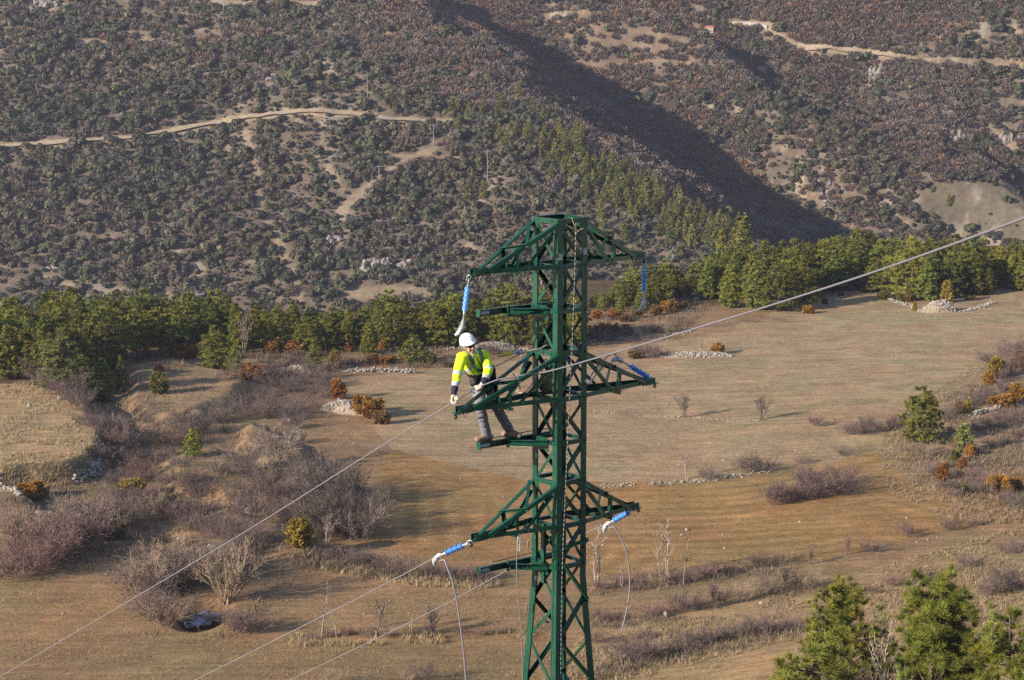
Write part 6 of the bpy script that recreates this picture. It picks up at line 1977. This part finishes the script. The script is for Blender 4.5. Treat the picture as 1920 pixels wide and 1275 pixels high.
# lanyard with yellow shock absorber, behind the shoulder
lan = empty('lanyard', P(930, 664, 30.55), 'yellow shock absorber lanyard stretched behind the lineman shoulder', 'lanyard', absolute=True)
bm = bmesh.new(); tube_bm(bm, [P(922, 664, 30.55), P(934, 666, 30.55)], .006, 6)
for k in (-1, 1): tube_bm(bm, [P(934, 666 + k * 2.6, 30.55), P(945, 665 + k * 2.6, 30.57)], .008, 6)
put(bmo('webbing', bm, M['black'], None), lan)
bm = bmesh.new(); lathe_bm(bm, P(943, 664.5, 30.56), P(960, 662.5, 30.6), [(0, .012), (.1, .028), (.5, .032), (.9, .026), (1, .01)], 10); put(bmo('shock_absorber', bm, M['yellow'], None, True), lan)
bm = bmesh.new(); tube_bm(bm, [P(959, 662.5, 30.6), P(970, 661, 30.62)], .012, 8); shackle(bm, P(973, 660.5, 30.62), Vector((1, 0, .1)).normalized(), EZ, .10, .03, .009); put(bmo('snap_hook', bm, M['steel'], None, True), lan)
bm = bmesh.new(); tube_bm(bm, spline([P(970, 663, 30.6), P(971, 659.5, 30.6), P(974, 659, 30.6), P(974, 664, 30.6)], 4), .014, 6); put(bmo('rope_thimble', bm, M['blue'], None, True), lan)

# ------------------------------------------------------------------ foreground pines on the near slope
for k, kw in enumerate((dict(H=8., R=2.7, wh=17, br=8, clumps=12, per=70, L=.24, Wd=.026, bare=.03, power=.58, t0=.12, trunk_r=.14),
                        dict(H=8., R=2.35, wh=15, br=8, clumps=11, per=80, L=.33, Wd=.026, bare=.03, power=.40, t0=.12, trunk_r=.13),
                        dict(H=6., R=2.0, wh=12, br=7, clumps=9, per=70, L=.28, Wd=.026, bare=.04, power=.55, trunk_r=.10),
                        dict(H=6., R=1.3, wh=11, br=5, clumps=5, per=22, L=.26, Wd=.022, bare=.08, power=.7, trunk_r=.07))):
    pine_meshes('fore%d' % k, seed=300 + k, lean=.1, **kw)


def fore(kind, px, top, d, lab, c, wide=1.):
    t = P(px, top, d); z = gz(t.x, d)
    return pine(kind, Vector((t.x, d, z - .1)), t.z - z + .1, lab, None, c, wide)


fore('fore0', 1582, 1090, 104, 'broad dense pine in the foreground at the lower right, left one of the big two', (.165, .165, .027), 1.0)
fore('fore1', 1766, 1083, 96, 'big brushy long-needled pine in the foreground at the lower right', (.145, .16, .026), 1.15)
fore('fore2', 1893, 1150, 92, 'pine cut by the right frame edge beside the brushy foreground pine', (.15, .158, .027), 1.1)
fore('fore2', 1528, 1205, 93, 'low pine at the bottom edge in front of the broad dense pine', (.15, .155, .028), 1.35)
fore('fore3', 1654, 1128, 108, 'thin sparse grey green pine between the two big foreground pines', (.15, .17, .05), .8)
fore('fore2', 1700, 1262, 84, 'pine top just showing at the bottom edge under the brushy pine', (.165, .21, .036), .6)
fore('fore2', 1935, 1235, 80, 'pine branches in the bottom right corner', (.15, .158, .027), .8)


def fbare(kind, px, top, d, lab, tone, wide, nm='bare_shrub'):
    t = P(px, top, d); z = gz(t.x, d)
    bare(kind, 0, 0, -(t.z - z), lab, None, tone, wide, nm, p=Vector((t.x, d, z)))


fbare('willow', 1605, 1212, 88, 'pale leafless bush at the bottom edge under the broad foreground pine', 'pale', .8)
fbare('sapling2', 1668, 1160, 97, 'pale leafless small tree between the two big foreground pines', 'pale', .75, 'bare_tree')
fbare('shrub1', 1650, 1210, 92, 'reddish leafless bush low between the foreground pines', 'pink', .8)
fbare('sapling2', 1850, 1150, 100, 'grey leafless tree behind the brushy foreground pine', 'grey', .6, 'bare_tree')
fbare('shrub3', 1715, 1235, 90, 'dark leafless bush beneath the brushy foreground pine', 'mauve', .8)

# ------------------------------------------------------------------ air
bm = bmesh.new(); bmesh.ops.create_cube(bm, size=1)
for v in bm.verts: v.co = Vector((v.co.x * 4300, 600 + v.co.y * 1860, 140 + v.co.z * 580))
mh = bpy.data.materials.new('haze_air'); mh.use_nodes = True; nt = mh.node_tree
nt.nodes.remove(nt.nodes['Principled BSDF']); pv = nt.nodes.new('ShaderNodeVolumePrincipled')
pv.inputs['Color'].default_value = (.78, .78, 1, 1); pv.inputs['Density'].default_value = .00010; pv.inputs['Anisotropy'].default_value = .25
nt.links.new(pv.outputs[0], nt.nodes['Material Output'].inputs['Volume'])
tag(bmo('haze', bm, mh), 'thin bluish air haze over the whole valley', 'haze', None, 'stuff')
